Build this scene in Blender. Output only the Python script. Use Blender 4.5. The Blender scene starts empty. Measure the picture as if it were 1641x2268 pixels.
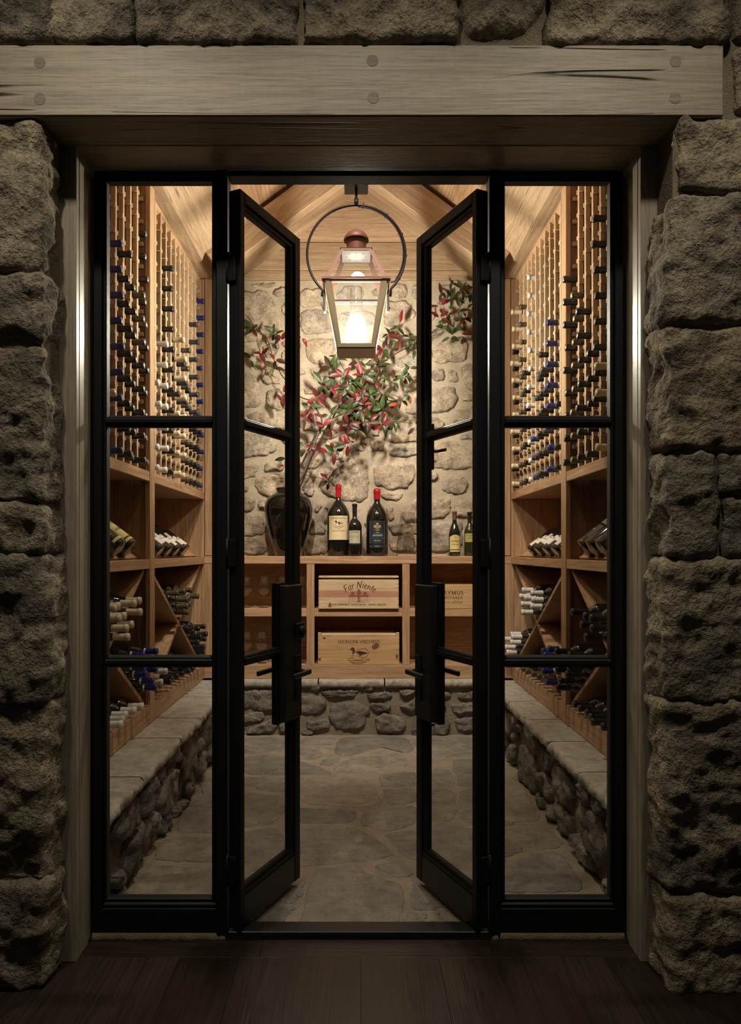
import bpy, math, random
from mathutils import Vector, Matrix, noise

# ---------------------------------------------------------------- camera, light, exposure
SC = bpy.context.scene
COL = SC.collection
F = 1550.0            # focal length in pixels of the 1641 x 2268 frame
CH = 1.25             # camera height in metres
VX, VY = 791.0, 1219.0
cd = bpy.data.cameras.new('camera'); cam = bpy.data.objects.new('camera', cd); COL.objects.link(cam)
cam.location = (0, 0, CH); cam.rotation_euler = (math.pi/2, 0, 0)
cd.sensor_fit = 'VERTICAL'; cd.sensor_height = 36.0; cd.lens = 36.0*F/2268
cd.shift_x = (820.5-VX)/2268; cd.shift_y = (VY-1134)/2268
cd.clip_start = .05
SC.camera = cam
SC.view_settings.view_transform = 'Standard'; SC.view_settings.look = 'None'
SC.view_settings.gamma = 1; SC.view_settings.use_curve_mapping = False
SC.view_settings.exposure = 0.0
try:
    SC.cycles.max_bounces = 8; SC.cycles.diffuse_bounces = 4; SC.cycles.glossy_bounces = 3; SC.cycles.transparent_max_bounces = 16
    SC.cycles.caustics_reflective = False; SC.cycles.caustics_refractive = False
except Exception: pass
W = bpy.data.worlds.new('world'); SC.world = W; W.use_nodes = True
W.node_tree.nodes['Background'].inputs[0].default_value = (1, .93, .82, 1)
W.node_tree.nodes['Background'].inputs[1].default_value = .012

def spot(name, loc, target, power, angle, blend, size, col):
    l = bpy.data.lights.new(name, 'SPOT'); l.energy = power; l.spot_size = math.radians(angle)
    l.spot_blend = blend; l.shadow_soft_size = size; l.color = col
    o = bpy.data.objects.new(name, l); COL.objects.link(o); o.location = loc
    o.rotation_euler = (Vector(target)-Vector(loc)).to_track_quat('-Z', 'Y').to_euler()
    o['kind'] = 'helper'
    return o
# recessed ceiling downlights of the hall, in front of the stone wall
for hx, hp in ((-.80, 47), (.0, 33), (.80, 38)):
    spot('hall_downlight', (hx, 1.22, 3.35), (hx*1.0, 1.75, 1.6), hp, 95, .9, .05, (1, .90, .74))
spot('cellar_fill_spot', (.004, 3.35, 3.74), (.004, 3.5, 0), 90, 122, .9, .05, (1, .88, .73))  # added unseen lamp, wide fill for the cellar floor and ledges
# unseen spots added high in the vault to brighten the back shelving
for cx_, cy_, tx_ in ((-.42, 2.75, -.35), (.43, 2.75, .36)):
    spot('cellar_fill_spot', (cx_, cy_, 3.45), (tx_*.75, 4.8, .92), 185, 54, .8, .04, (1, .88, .73))
LK = 3.95/3.65          # lantern size
LANT = Vector((-.0054, 3.95, 1.25+(2.40-1.25)*LK))
LAMP = 1650.0          # strength of the glowing mantle, the cellar's lamp

# ---------------------------------------------------------------- helpers
def P(px, py, Y):      # a point of the place at distance Y
    return Vector(((px-VX)*Y/F, Y, CH-(py-VY)*Y/F))
def PF(px, py, Z=0):   # a point at height Z
    Y = (CH-Z)*F/(py-VY)
    return Vector(((px-VX)*Y/F, Y, Z))

class MB:
    def __init__(s): s.v = []; s.f = []; s.sm = []
    def add(s, vs, fs, sm=False):
        o = len(s.v); s.v += [tuple(v) for v in vs]
        for f in fs: s.f.append(tuple(i+o for i in f)); s.sm.append(sm)
        return s
    def box(s, x0, x1, y0, y1, z0, z1, b=0.0):
        if x0 > x1: x0, x1 = x1, x0
        if y0 > y1: y0, y1 = y1, y0
        if z0 > z1: z0, z1 = z1, z0
        if b <= 0:
            vs = [(x, y, z) for z in (z0, z1) for y in (y0, y1) for x in (x0, x1)]
            return s.add(vs, [(0,2,3,1),(4,5,7,6),(0,1,5,4),(2,6,7,3),(0,4,6,2),(1,3,7,5)])
        b = min(b, (x1-x0)*.45, (y1-y0)*.45, (z1-z0)*.45)
        vs = []; idx = {}
        X = (x0, x1); Y = (y0, y1); Z = (z0, z1)
        for i in (0,1):
            for j in (0,1):
                for k in (0,1):
                    dx = b if i == 0 else -b; dy = b if j == 0 else -b; dz = b if k == 0 else -b
                    for a, p in enumerate(((X[i], Y[j]+dy, Z[k]+dz), (X[i]+dx, Y[j], Z[k]+dz), (X[i]+dx, Y[j]+dy, Z[k]))):
                        idx[(i,j,k,a)] = len(vs); vs.append(p)
        fs = []
        q = lambda *t: tuple(idx[x] for x in t)
        for i in (0,1):
            c = [(0,0),(1,0),(1,1),(0,1)]
            if i == 0: c = c[::-1]
            fs.append(q(*[(i,a,b_,0) for a, b_ in c]))
            fs.append(q(*[(a,i,b_,1) for a, b_ in c[::-1]]))
            fs.append(q(*[(a,b_,i,2) for a, b_ in c]))
        for i in (0,1):
            for j in (0,1):
                sg = (i ^ j)
                e = [(i,j,0,0),(i,j,1,0),(i,j,1,1),(i,j,0,1)]; fs.append(q(*(e if sg else e[::-1])))
                e = [(i,0,j,0),(i,1,j,0),(i,1,j,2),(i,0,j,2)]; fs.append(q(*(e[::-1] if sg else e)))
                e = [(0,i,j,1),(1,i,j,1),(1,i,j,2),(0,i,j,2)]; fs.append(q(*(e if sg else e[::-1])))
        for i in (0,1):
            for j in (0,1):
                for k in (0,1):
                    t = [(i,j,k,0),(i,j,k,1),(i,j,k,2)]
                    fs.append(q(*(t if (i+j+k) % 2 else t[::-1])))
        return s.add(vs, fs)
    def beam(s, a, b, w, h, up=(0,0,1)):     # a bar from a to b, w sideways and h along up
        a = Vector(a); b = Vector(b); d = (b-a).normalized(); up = Vector(up)
        sd = d.cross(up).normalized(); u = sd.cross(d).normalized()
        vs = [p+sd*(w/2*i)+u*(h/2*j) for p in (a, b) for i, j in ((-1,-1),(1,-1),(1,1),(-1,1))]
        return s.add(vs, [(3,2,1,0),(4,5,6,7),(0,1,5,4),(1,2,6,5),(2,3,7,6),(3,0,4,7)])
    def prism(s, poly, axis, a0, a1):        # poly in the two other axes (cyclic order)
        n = len(poly)
        def mk(p, a):
            return {'x': (a, p[0], p[1]), 'y': (p[0], a, p[1]), 'z': (p[0], p[1], a)}[axis]
        vs = [mk(p, a0) for p in poly]+[mk(p, a1) for p in poly]
        fs = [tuple(range(n)), tuple(range(2*n-1, n-1, -1))]+[(i, i+n, (i+1) % n+n, (i+1) % n) for i in range(n)]
        return s.add(vs, fs)
    def tube(s, pts, r, n=8, cap=True, closed=False):
        pts = [Vector(p) for p in pts]; m = len(pts)
        rr = r if isinstance(r, (list, tuple)) else [r]*m
        vs = []; ref = None
        for i, p in enumerate(pts):
            if closed: d = pts[(i+1) % m]-pts[i-1]
            else: d = pts[min(i+1, m-1)]-pts[max(i-1, 0)]
            d.normalize()
            if ref is None:
                ref = d.orthogonal().normalized()
            ref = (ref-d*ref.dot(d)).normalized(); bi = d.cross(ref)
            for k in range(n):
                a = 2*math.pi*k/n; vs.append(p+(ref*math.cos(a)+bi*math.sin(a))*rr[i])
        fs = []
        for i in range(m if closed else m-1):
            j = (i+1) % m
            for k in range(n):
                l = (k+1) % n; fs.append((i*n+k, i*n+l, j*n+l, j*n+k))
        if cap and not closed:
            fs.append(tuple(range(n))[::-1]); fs.append(tuple((m-1)*n+k for k in range(n)))
        return s.add(vs, fs, True)
    def lathe(s, prof, n=24, c=(0,0,0), a0=0, a1=2*math.pi):
        full = abs(a1-a0-2*math.pi) < 1e-6; m = n if full else n+1
        vs = []
        for r, z in prof:
            for k in range(m):
                a = a0+(a1-a0)*k/n; vs.append((c[0]+r*math.cos(a), c[1]+r*math.sin(a), c[2]+z))
        fs = []
        for i in range(len(prof)-1):
            for k in range(n):
                l = (k+1) % m
                fs.append((i*m+k, i*m+l, (i+1)*m+l, (i+1)*m+k))
        return s.add(vs, fs, True)
    def quad_strip(s, rows):
        m = len(rows[0]); vs = [p for r in rows for p in r]
        return s.add(vs, [(i*m+k, i*m+k+1, (i+1)*m+k+1, (i+1)*m+k) for i in range(len(rows)-1) for k in range(m-1)], True)
    def mesh(s, name, mat):
        me = bpy.data.meshes.new(name); me.from_pydata(s.v, [], s.f)
        me.polygons.foreach_set('use_smooth', s.sm)
        if mat is not None: me.materials.append(mat)
        me.update()
        return me
    def build(s, name, mat, parent=None):
        return link(name, s.mesh(name, mat), parent)

def link(name, me, parent=None, loc=None, rot=None):
    o = bpy.data.objects.new(name, me); COL.objects.link(o)
    if parent is not None: o.parent = parent
    if loc is not None: o.location = loc
    if rot is not None: o.rotation_euler = rot
    return o
def empty(name, loc=(0,0,0), rot=None, parent=None):
    o = link(name, None, parent, loc, rot); o.empty_display_size = .05
    return o
def tag(o, label, cat, group=None, kind=None):
    if label: o['label'] = label
    if cat: o['category'] = cat
    if group: o['group'] = group
    if kind: o['kind'] = kind
    return o
def struct(o, label=None, cat=None):
    return tag(o, label, cat, None, 'structure')
def bx(name, mat, parent, *a, b=.002):
    return MB().box(*a, b=b).build(name, mat, parent)

# ---------------------------------------------------------------- materials
class N:
    def __init__(s, name):
        s.m = bpy.data.materials.new(name); s.m.use_nodes = True; s.t = s.m.node_tree
        s.b = s.t.nodes['Principled BSDF']; s.o = s.t.nodes['Material Output']
    def n(s, k, **kw):
        x = s.t.nodes.new(k)
        for a, v in kw.items(): setattr(x, a, v)
        return x
    def l(s, a, b): s.t.links.new(a, b); return s
    def set(s, **kw):
        for k, v in kw.items():
            k = k.replace('_', ' ')
            s.b.inputs[k].default_value = (*v, 1) if isinstance(v, tuple) and len(v) == 3 else v
        return s
    def coords(s, scale=(1,1,1), rnd=True):
        tc = s.n('ShaderNodeTexCoord'); mp = s.n('ShaderNodeMapping'); mp.inputs['Scale'].default_value = scale
        if rnd:
            oi = s.n('ShaderNodeObjectInfo'); mu = s.n('ShaderNodeMath', operation='MULTIPLY'); mu.inputs[1].default_value = 37.0
            ad = s.n('ShaderNodeVectorMath', operation='ADD')
            s.l(oi.outputs['Random'], mu.inputs[0]); s.l(tc.outputs['Object'], ad.inputs[0]); s.l(mu.outputs[0], ad.inputs[1])
            s.l(ad.outputs[0], mp.inputs['Vector'])
        else: s.l(tc.outputs['Object'], mp.inputs['Vector'])
        return mp.outputs[0]
    def noise(s, vec, scale, detail=4, rough=.55, dist=0):
        x = s.n('ShaderNodeTexNoise'); x.inputs['Scale'].default_value = scale; x.inputs['Detail'].default_value = detail
        x.inputs['Roughness'].default_value = rough; x.inputs['Distortion'].default_value = dist
        s.l(vec, x.inputs['Vector']); return x.outputs['Fac']
    def ramp(s, fac, stops, interp='LINEAR'):
        r = s.n('ShaderNodeValToRGB'); r.color_ramp.interpolation = interp; e = r.color_ramp.elements
        while len(e) < len(stops): e.new(.5)
        for i, (p, c) in enumerate(stops):
            e[i].position = p; e[i].color = (*c, 1) if isinstance(c, tuple) else (c, c, c, 1)
        s.l(fac, r.inputs[0]); return r.outputs[0]
    def mix(s, a, b, fac, mode='MIX'):
        x = s.n('ShaderNodeMix', data_type='RGBA', blend_type=mode)
        for v, i in ((fac, 0), (a, 6), (b, 7)):
            if hasattr(v, 'is_linked'): s.l(v, x.inputs[i])
            elif isinstance(v, tuple): x.inputs[i].default_value = (*v, 1)
            else: x.inputs[i].default_value = v
        return x.outputs[2]
    def math(s, op, a, b=None):
        x = s.n('ShaderNodeMath', operation=op)
        for i, v in enumerate((a, b)):
            if v is None: continue
            if hasattr(v, 'is_linked'): s.l(v, x.inputs[i])
            else: x.inputs[i].default_value = v
        return x.outputs[0]
    def bump(s, h, strength, dist=.01, prev=None):
        x = s.n('ShaderNodeBump'); x.inputs['Strength'].default_value = strength; x.inputs['Distance'].default_value = dist
        s.l(h, x.inputs['Height'])
        if prev is not None: s.l(prev, x.inputs['Normal'])
        return x.outputs[0]
    def col(s, c): s.l(c, s.b.inputs['Base Color']); return s
    def nor(s, c): s.l(c, s.b.inputs['Normal']); return s

def plain(name, c, rough=.5, metal=0.0, spec=.5, coat=0.0, bump=0.0, bscale=60):
    x = N(name); x.set(Base_Color=c, Roughness=rough, Metallic=metal); x.b.inputs['Specular IOR Level'].default_value = spec
    if coat: x.set(Coat_Weight=coat, Coat_Roughness=.1)
    v = x.coords()
    k = x.noise(v, bscale, 3)
    x.col(x.mix(c, tuple(min(1, q*1.18) for q in c), k))
    if bump: x.nor(x.bump(k, bump, .004))
    return x.m

def wood(name, dark, light, axis, fine=46, rough=.5, var=.22, bump=.12, cracks=0.0, coat=0.0, knots=False, spec=.4):
    x = N(name); x.set(Roughness=rough, Coat_Weight=coat, Coat_Roughness=.25); x.b.inputs['Specular IOR Level'].default_value = spec
    sc = [1.0, 1.0, 1.0]; sc['xyz'.index(axis)] = .06
    v = x.coords(tuple(sc))
    big = x.noise(v, 7, 3, .55, 1.2)
    wv = x.math('FRACT', x.math('MULTIPLY', big, 9.0))       # growth rings
    wv = x.math('PINGPONG', wv, .5)
    sc2 = [1.0, 1.0, 1.0]; sc2['xyz'.index(axis)] = .025
    v2 = x.coords(tuple(sc2))
    fin = x.noise(v2, fine*3.2, 3, .6)
    sc5 = [1.0, 1.0, 1.0]; sc5['xyz'.index(axis)] = .07
    por = x.noise(x.coords(tuple(sc5)), fine*6, 2, .6)
    f = x.math('ADD', x.math('MULTIPLY', wv, .55), x.math('MULTIPLY', fin, .75))
    c = x.ramp(f, [(.2, dark), (.75, light)])
    pm = x.ramp(por, [(.34, .60), (.46, 1.0)])
    c = x.mix(c, pm, .55, 'MULTIPLY')
    oi = x.n('ShaderNodeObjectInfo')
    vr = x.ramp(oi.outputs['Random'], [(0, 1-var), (1, 1.0)])
    c = x.mix(c, vr, 1.0, 'MULTIPLY')
    h = x.math('ADD', fin, x.math('MULTIPLY', por, .6))
    nr = x.bump(h, bump, .003)
    if cracks:
        sc3 = [1.0, 1.0, 1.0]; sc3['xyz'.index(axis)] = .035
        v3 = x.coords(tuple(sc3))
        k = x.noise(v3, 9, 2, .5, .15)
        d = x.math('ABSOLUTE', x.math('SUBTRACT', k, .5))
        gate = x.ramp(x.noise(x.coords((.5,.5,.5)), 5, 2), [(.53, 0.0), (.58, 1.0)])
        ln = x.ramp(d, [(0.0, 1.0), (.0045*cracks, 0.0)])
        ln = x.math('MULTIPLY', ln, gate)
        c = x.mix(c, tuple(q*.16 for q in dark), ln)
        nr = x.bump(x.math('SUBTRACT', 1.0, ln), .8, .006, nr)
        # saw marks across the grain
        sc4 = [.15, .15, .15]; sc4['xyz'.index(axis)] = 1.0
        sm = x.noise(x.coords(tuple(sc4)), 90, 2)
        c = x.mix(c, x.ramp(sm, [(.35, .88), (.6, 1.03)]), .3, 'MULTIPLY')
    x.col(c).nor(nr)
    return x.m

def stone_mat(name, tints, dark=.5, bscale=1.0, bump=.7, rough=.85, speck=.5, mott=.6):
    x = N(name); x.set(Roughness=rough); x.b.inputs['Specular IOR Level'].default_value = .3
    v = x.coords()
    oi = x.n('ShaderNodeObjectInfo')
    base = x.ramp(oi.outputs['Random'], [(i/max(1, len(tints)-1), t) for i, t in enumerate(tints)])
    n1 = x.noise(v, 7*bscale, 6, .62, .4); n2 = x.noise(v, 26*bscale, 5, .65); n3 = x.noise(v, 110*bscale, 4, .6)
    other = x.ramp(x.noise(v, 3.5*bscale, 3), [(.35, tints[0]), (.65, tints[-1])])
    c = x.mix(base, other, mott*.5)
    c = x.mix(c, x.ramp(n1, [(.3, dark), (.5, .9), (.68, 1.25)]), mott, 'MULTIPLY')
    c = x.mix(c, x.ramp(n2, [(.32, .45), (.5, 1.0), (.7, 1.3)]), .55, 'MULTIPLY')
    c = x.mix(c, x.ramp(n3, [(.3, .4), (.48, 1.0), (.72, 1.5)]), speck, 'MULTIPLY')
    h = x.math('ADD', n2, x.math('MULTIPLY', n3, .35))
    x.col(c).nor(x.bump(h, bump, .02/bscale))
    return x.m

def glass(name, tint=(1,1,1), ior=1.45, gl=1.0, rough=.0, haze=0.0):
    x = N(name); t = x.t
    tr = x.n('ShaderNodeBsdfTransparent'); tr.inputs[0].default_value = (*tint, 1)
    g = x.n('ShaderNodeBsdfGlossy'); g.inputs['Roughness'].default_value = rough
    lw = x.n('ShaderNodeLayerWeight'); lw.inputs['Blend'].default_value = .5
    fr = x.math('ADD', .04, x.math('MULTIPLY', x.math('POWER', lw.outputs['Facing'], 5.0), .8))
    m = x.n('ShaderNodeMixShader')
    x.l(x.math('MULTIPLY', fr, gl), m.inputs[0]); x.l(tr.outputs[0], m.inputs[1]); x.l(g.outputs[0], m.inputs[2])
    if haze:
        d = x.n('ShaderNodeBsdfTranslucent'); d.inputs[0].default_value = (.9, .9, .87, 1)
        d2 = x.n('ShaderNodeBsdfDiffuse'); d2.inputs[0].default_value = (.9, .9, .87, 1)
        a = x.n('ShaderNodeAddShader'); x.l(d.outputs[0], a.inputs[0]); x.l(d2.outputs[0], a.inputs[1])
        m2 = x.n('ShaderNodeMixShader'); k = x.noise(x.coords(), 14, 4)
        x.l(x.math('MULTIPLY', k, haze), m2.inputs[0]); x.l(m.outputs[0], m2.inputs[1]); x.l(a.outputs[0], m2.inputs[2]); m = m2
    x.l(m.outputs[0], x.o.inputs[0]); return x.m
def emit(name, c, s):
    x = N(name); x.set(Base_Color=c, Emission_Color=c, Emission_Strength=s); return x.m

M = {}
OAKD, OAKL = (.36, .195, .10), (.66, .43, .255)
for ax in 'xyz':
    M['oak_'+ax] = wood('oak_'+ax, OAKD, OAKL, ax, rough=.42, var=.16, coat=.08)
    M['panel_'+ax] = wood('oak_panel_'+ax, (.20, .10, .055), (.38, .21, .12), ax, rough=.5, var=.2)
    M['grey_'+ax] = wood('grey_oak_'+ax, (.27, .225, .165), (.43, .37, .28), ax, rough=.38, var=.1, coat=.15)
    M['timber_'+ax] = wood('timber_'+ax, (.36, .225, .13), (.62, .435, .275), ax, fine=30, rough=.6, cracks=1.0, bump=.25)
M['pale_x'] = wood('pale_board', (.48, .30, .175), (.78, .55, .36), 'x', rough=.5, var=.14)
M['lintel'] = wood('lintel_oak', (.27, .225, .165), (.42, .355, .27), 'x', fine=34, rough=.55, cracks=1.5, bump=.3)
M['lintel_peg'] = wood('peg_oak', (.20, .16, .115), (.34, .28, .21), 'x', fine=60, rough=.6)
M['pine'] = wood('pine_crate', (.60, .42, .24), (.78, .60, .38), 'x', fine=24, rough=.6, var=.05)
M['pine2'] = wood('amber_pine_crate', (.52, .31, .145), (.68, .44, .22), 'x', fine=16, rough=.55, var=.05)
M['rack'] = wood('rack_slat', (.50, .32, .19), (.74, .53, .34), 'z', rough=.5, var=.12)
M['walnut'] = wood('dark_plank', (.018, .0115, .008), (.050, .033, .023), 'y', fine=30, rough=.36, var=.5, bump=.3, coat=.05)
M['walnut_x'] = wood('dark_plank_x', (.018, .0115, .008), (.050, .033, .023), 'x', fine=30, rough=.36, var=.4, bump=.3, coat=.05)
M['steel'] = plain('black_steel', (.0085, .0085, .0095), .5, 0, .3, bump=.05, bscale=140)
M['steel2'] = plain('black_steel_plate', (.012, .0125, .012), .42, 0, .45)
M['iron'] = plain('wrought_iron', (.022, .017, .016), .38, .4)
M['stone_hall'] = stone_mat('hall_stone', [(.25, .21, .15), (.34, .285, .20), (.22, .195, .155), (.37, .295, .19)], .30, .85, 1.0, speck=.7, mott=.9)
M['stone_back'] = stone_mat('fieldstone', [(.46, .375, .285), (.60, .49, .37), (.38, .335, .285), (.54, .43, .31), (.45, .41, .36), (.56, .42, .29)], .42, 1.5, 1.0, speck=.75, mott=.9)
M['stone_ledge'] = stone_mat('ledge_stone', [(.22, .19, .155), (.30, .26, .205), (.18, .165, .15)], .35, 1.3, .9, speck=.5, mott=.85)
M['slab'] = stone_mat('bluestone_slab', [(.37, .34, .285), (.44, .40, .33)], .75, .9, .2, rough=.7, speck=.25, mott=.45)
M['flag'] = stone_mat('flagstone', [(.17, .155, .13), (.27, .24, .195), (.21, .195, .17), (.33, .285, .22), (.19, .17, .14)], .62, .8, .22, rough=.6, speck=.3, mott=.7)
def mortar(name, c):
    x = N(name); x.set(Roughness=.95); x.b.inputs['Specular IOR Level'].default_value = .15
    v = x.coords((1,1,1), False); k = x.noise(v, 9, 4); k2 = x.noise(v, 160, 3)
    cc = x.mix(c, x.ramp(k, [(.3, .78), (.7, 1.12)]), 1.0, 'MULTIPLY')
    cc = x.mix(cc, x.ramp(k2, [(.35, .72), (.6, 1.1)]), .7, 'MULTIPLY')
    x.col(cc).nor(x.bump(x.math('ADD', k2, x.math('MULTIPLY', k, 2.0)), .6, .008)); return x.m
M['mortar_hall'] = mortar('hall_mortar', (.235, .195, .14))
M['mortar_back'] = mortar('cellar_mortar', (.53, .44, .33))
M['mortar_ledge'] = mortar('ledge_mortar', (.27, .225, .17))
M['mortar_floor'] = mortar('floor_grout', (.31, .262, .20))
M['caulk'] = mortar('sandy_mortar', (.22, .18, .10))
M['pane'] = glass('window_glass', (.975, .985, .975), 1.5, .45)
M['lglass'] = glass('lantern_glass', (.97, .98, .96), 1.45, .9, haze=.006)
M['chimney'] = glass('chimney_glass', (.97, .98, .97), 1.5, 1.6, haze=.0012)
M['crystal'] = glass('crystal', (.988, .988, .982), 1.5, 2.4)
M['copper'] = plain('copper', (.065, .024, .014), .5, .5)
M['copper_stack'] = plain('patinated_copper', (.15, .06, .042), .55, .2)
M['bronze'] = plain('aged_brass', (.26, .21, .14), .42, .85)
M['zinc'] = plain('zinc', (.05, .049, .045), .6, .4)
M['enamel'] = plain('white_reflector', (.075, .073, .07), .6)
M['flame'] = emit('mantle', (1, .89, .76), LAMP)
M['wine'] = plain('dark_bottle_glass', (.010, .009, .007), .06, 0, .6, coat=.5)
M['wine_green'] = plain('green_bottle_glass', (.022, .024, .010), .06, 0, .6, coat=.5)
CAPS = {'blue': (.018, .026, .17), 'black': (.012, .011, .011), 'slate': (.035, .036, .045), 'bronze': (.085, .062, .035),
        'cream': (.60, .50, .34), 'white': (.66, .64, .60), 'red': (.50, .012, .018), 'brown': (.13, .075, .05), 'navy': (.022, .024, .045)}
for k, c in CAPS.items(): M['cap_'+k] = plain('foil_'+k, c, .34, .0, .5, coat=.2)
M['foil_end'] = plain('embossed_foil', (.33, .33, .33), .35, .7)
M['foil_gold'] = plain('gold_foil', (.55, .45, .25), .35, .7)
M['lab_cream'] = plain('cream_paper', (.72, .60, .36), .7)
M['lab_white'] = plain('white_paper', (.68, .63, .56), .7)
M['lab_yellow'] = plain('yellow_paper', (.62, .52, .21), .7)
M['lab_green'] = plain('olive_paper', (.36, .36, .12), .7)
M['lab_navy'] = plain('navy_paper', (.012, .022, .035), .6)
M['lab_sage'] = plain('sage_paper', (.46, .44, .32), .7)
M['lab_black'] = plain('black_paper', (.014, .012, .012), .6)
M['ink'] = plain('dark_ink', (.05, .032, .024), .8)
M['ink_brown'] = plain('branded_brown_ink', (.085, .033, .02), .8)
M['ink_red'] = plain('red_brown_ink', (.26, .085, .05), .8)
M['ink_gold'] = plain('gold_ink', (.62, .42, .17), .45, .3)
M['ink_white'] = plain('white_ink', (.62, .60, .55), .7)
M['nail'] = plain('nail', (.03, .022, .018), .5)
M['knot'] = plain('pine_knot', (.20, .065, .035), .6)
M['cedar'] = wood('red_heartwood', (.46, .22, .14), (.60, .32, .22), 'x', fine=24, rough=.6, var=.0)
M['jar'] = plain('black_glaze', (.006, .0055, .005), .12, 0, .6, coat=.6)
M['bark'] = plain('bark', (.10, .08, .06), .8, bump=.5, bscale=90)
M['stem'] = plain('dark_twig', (.035, .022, .016), .6)
def leafmat(name, a, b):
    x = N(name); x.set(Roughness=.46); x.b.inputs['Specular IOR Level'].default_value = .4
    v = x.coords(); k = x.noise(v, 26, 3); oi = x.n('ShaderNodeObjectInfo')
    kk = x.math('ADD', x.math('MULTIPLY', k, .8), x.math('MULTIPLY', oi.outputs['Random'], .5))
    x.col(x.ramp(kk, [(.45, a), (.75, b)])); x.nor(x.bump(k, .25, .003)); return x.m
M['leaf_green'] = leafmat('leaf_green', (.017, .034, .008), (.036, .060, .013))
M['leaf_mix'] = leafmat('leaf_green_red', (.020, .034, .008), (.085, .012, .010))
M['leaf_red'] = leafmat('leaf_red', (.17, .010, .014), (.10, .012, .012))
M['leaf_dark'] = leafmat('leaf_burgundy', (.05, .010, .009), (.038, .025, .009))
M['leaf_orange'] = leafmat('leaf_orange', (.30, .035, .010), (.09, .06, .010))
M['book_green'] = plain('green_cover', (.26, .25, .12), .6)
M['book_brown'] = plain('brown_cover', (.20, .13, .10), .6)
M['paper'] = plain('page_edges', (.6, .55, .48), .8)
# ---------------------------------------------------------------- rough stones
def fbm(p, f, o=4): return noise.fractal(p*f, 1.0, 2.0, o)
def rock_block(name, mat, parent, x0, x1, y0, y1, z0, z1, seed, res=.0105, r=.03, amp=.014, back='y1'):
    off = Vector((seed*7.31, seed*3.77, seed*5.13))
    d = (x1-x0, y1-y0, z1-z0); n = [max(3, int(round(q/res))) for q in d]
    lo = Vector((x0, y0, z0)); c = Vector(((x0+x1)/2, (y0+y1)/2, (z0+z1)/2)); h = Vector(d)/2
    rr = min(r, min(d)*.45); vid = {}; vs = []; fs = []
    rnd = random.Random(seed); tx, tz = rnd.uniform(-.05, .05), rnd.uniform(-.05, .05)
    def V(i, j, k):
        key = (i, j, k)
        if key in vid: return vid[key]
        p = lo+Vector((d[0]*i/n[0], d[1]*j/n[1], d[2]*k/n[2])); q = p-c
        inner = Vector([max(-(h[a]-rr), min(h[a]-rr, q[a])) for a in range(3)])
        nv = q-inner
        nv = nv.normalized() if nv.length > 1e-6 else Vector((0, -1, 0))
        q2 = inner+nv*rr; w = c+q2+off
        a = amp*fbm(w, 4.0, 2)*.7
        a += -amp*1.9*(noise.turbulence(w*9.0, 4, True)-.55)
        a += amp*.7*(noise.voronoi(w*11)[0][0]*1.8-.6)
        a += amp*.5*fbm(w, 30, 3)
        a += -amp*1.6*max(0, noise.noise(w*4.3)-.2)*2.0
        a += amp*.35
        # gently tilted face
        a += .5*(q.x*tx+q.z*tz)
        q3 = q2+nv*a
        # uneven outline
        e = Vector((noise.noise(Vector((w.z*6, w.y*4, seed))), 0, noise.noise(Vector((w.x*5, 3.3, w.y*4+seed)))))*.006
        vid[key] = len(vs); vs.append(c+q3+e); return vid[key]
    def face(fn, a, b, flip):
        for u in range(a):
            for w in range(b):
                f = (fn(u, w), fn(u+1, w), fn(u+1, w+1), fn(u, w+1))
                fs.append(f[::-1] if flip else f)
    face(lambda u, w: V(u, 0, w), n[0], n[2], False)
    if back != 'none': pass
    face(lambda u, w: V(u, w, 0), n[0], n[1], True)
    face(lambda u, w: V(u, w, n[2]), n[0], n[1], False)
    face(lambda u, w: V(0, u, w), n[1], n[2], True)
    face(lambda u, w: V(n[0], u, w), n[1], n[2], False)
    m = MB(); m.add(vs, fs, True)
    return m.build(name, mat, parent)

def chaikin(p, it=2):
    for _ in range(it):
        q = []
        for i in range(len(p)):
            a, b = p[i], p[(i+1) % len(p)]
            q.append((a[0]*.86+b[0]*.14, a[1]*.86+b[1]*.14)); q.append((a[0]*.14+b[0]*.86, a[1]*.14+b[1]*.86))
        p = q
    return p
def resample(p, n):
    L = [0]
    for i in range(len(p)):
        a, b = p[i], p[(i+1) % len(p)]; L.append(L[-1]+math.hypot(b[0]-a[0], b[1]-a[1]))
    out = []; j = 0
    for k in range(n):
        t = L[-1]*k/n
        while L[j+1] < t: j += 1
        f = (t-L[j])/max(1e-9, L[j+1]-L[j]); a, b = p[j], p[(j+1) % len(p)]
        out.append((a[0]+(b[0]-a[0])*f, a[1]+(b[1]-a[1])*f))
    return out
def area(p): return sum(p[i][0]*p[(i+1) % len(p)][1]-p[(i+1) % len(p)][0]*p[i][1] for i in range(len(p)))/2
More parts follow.
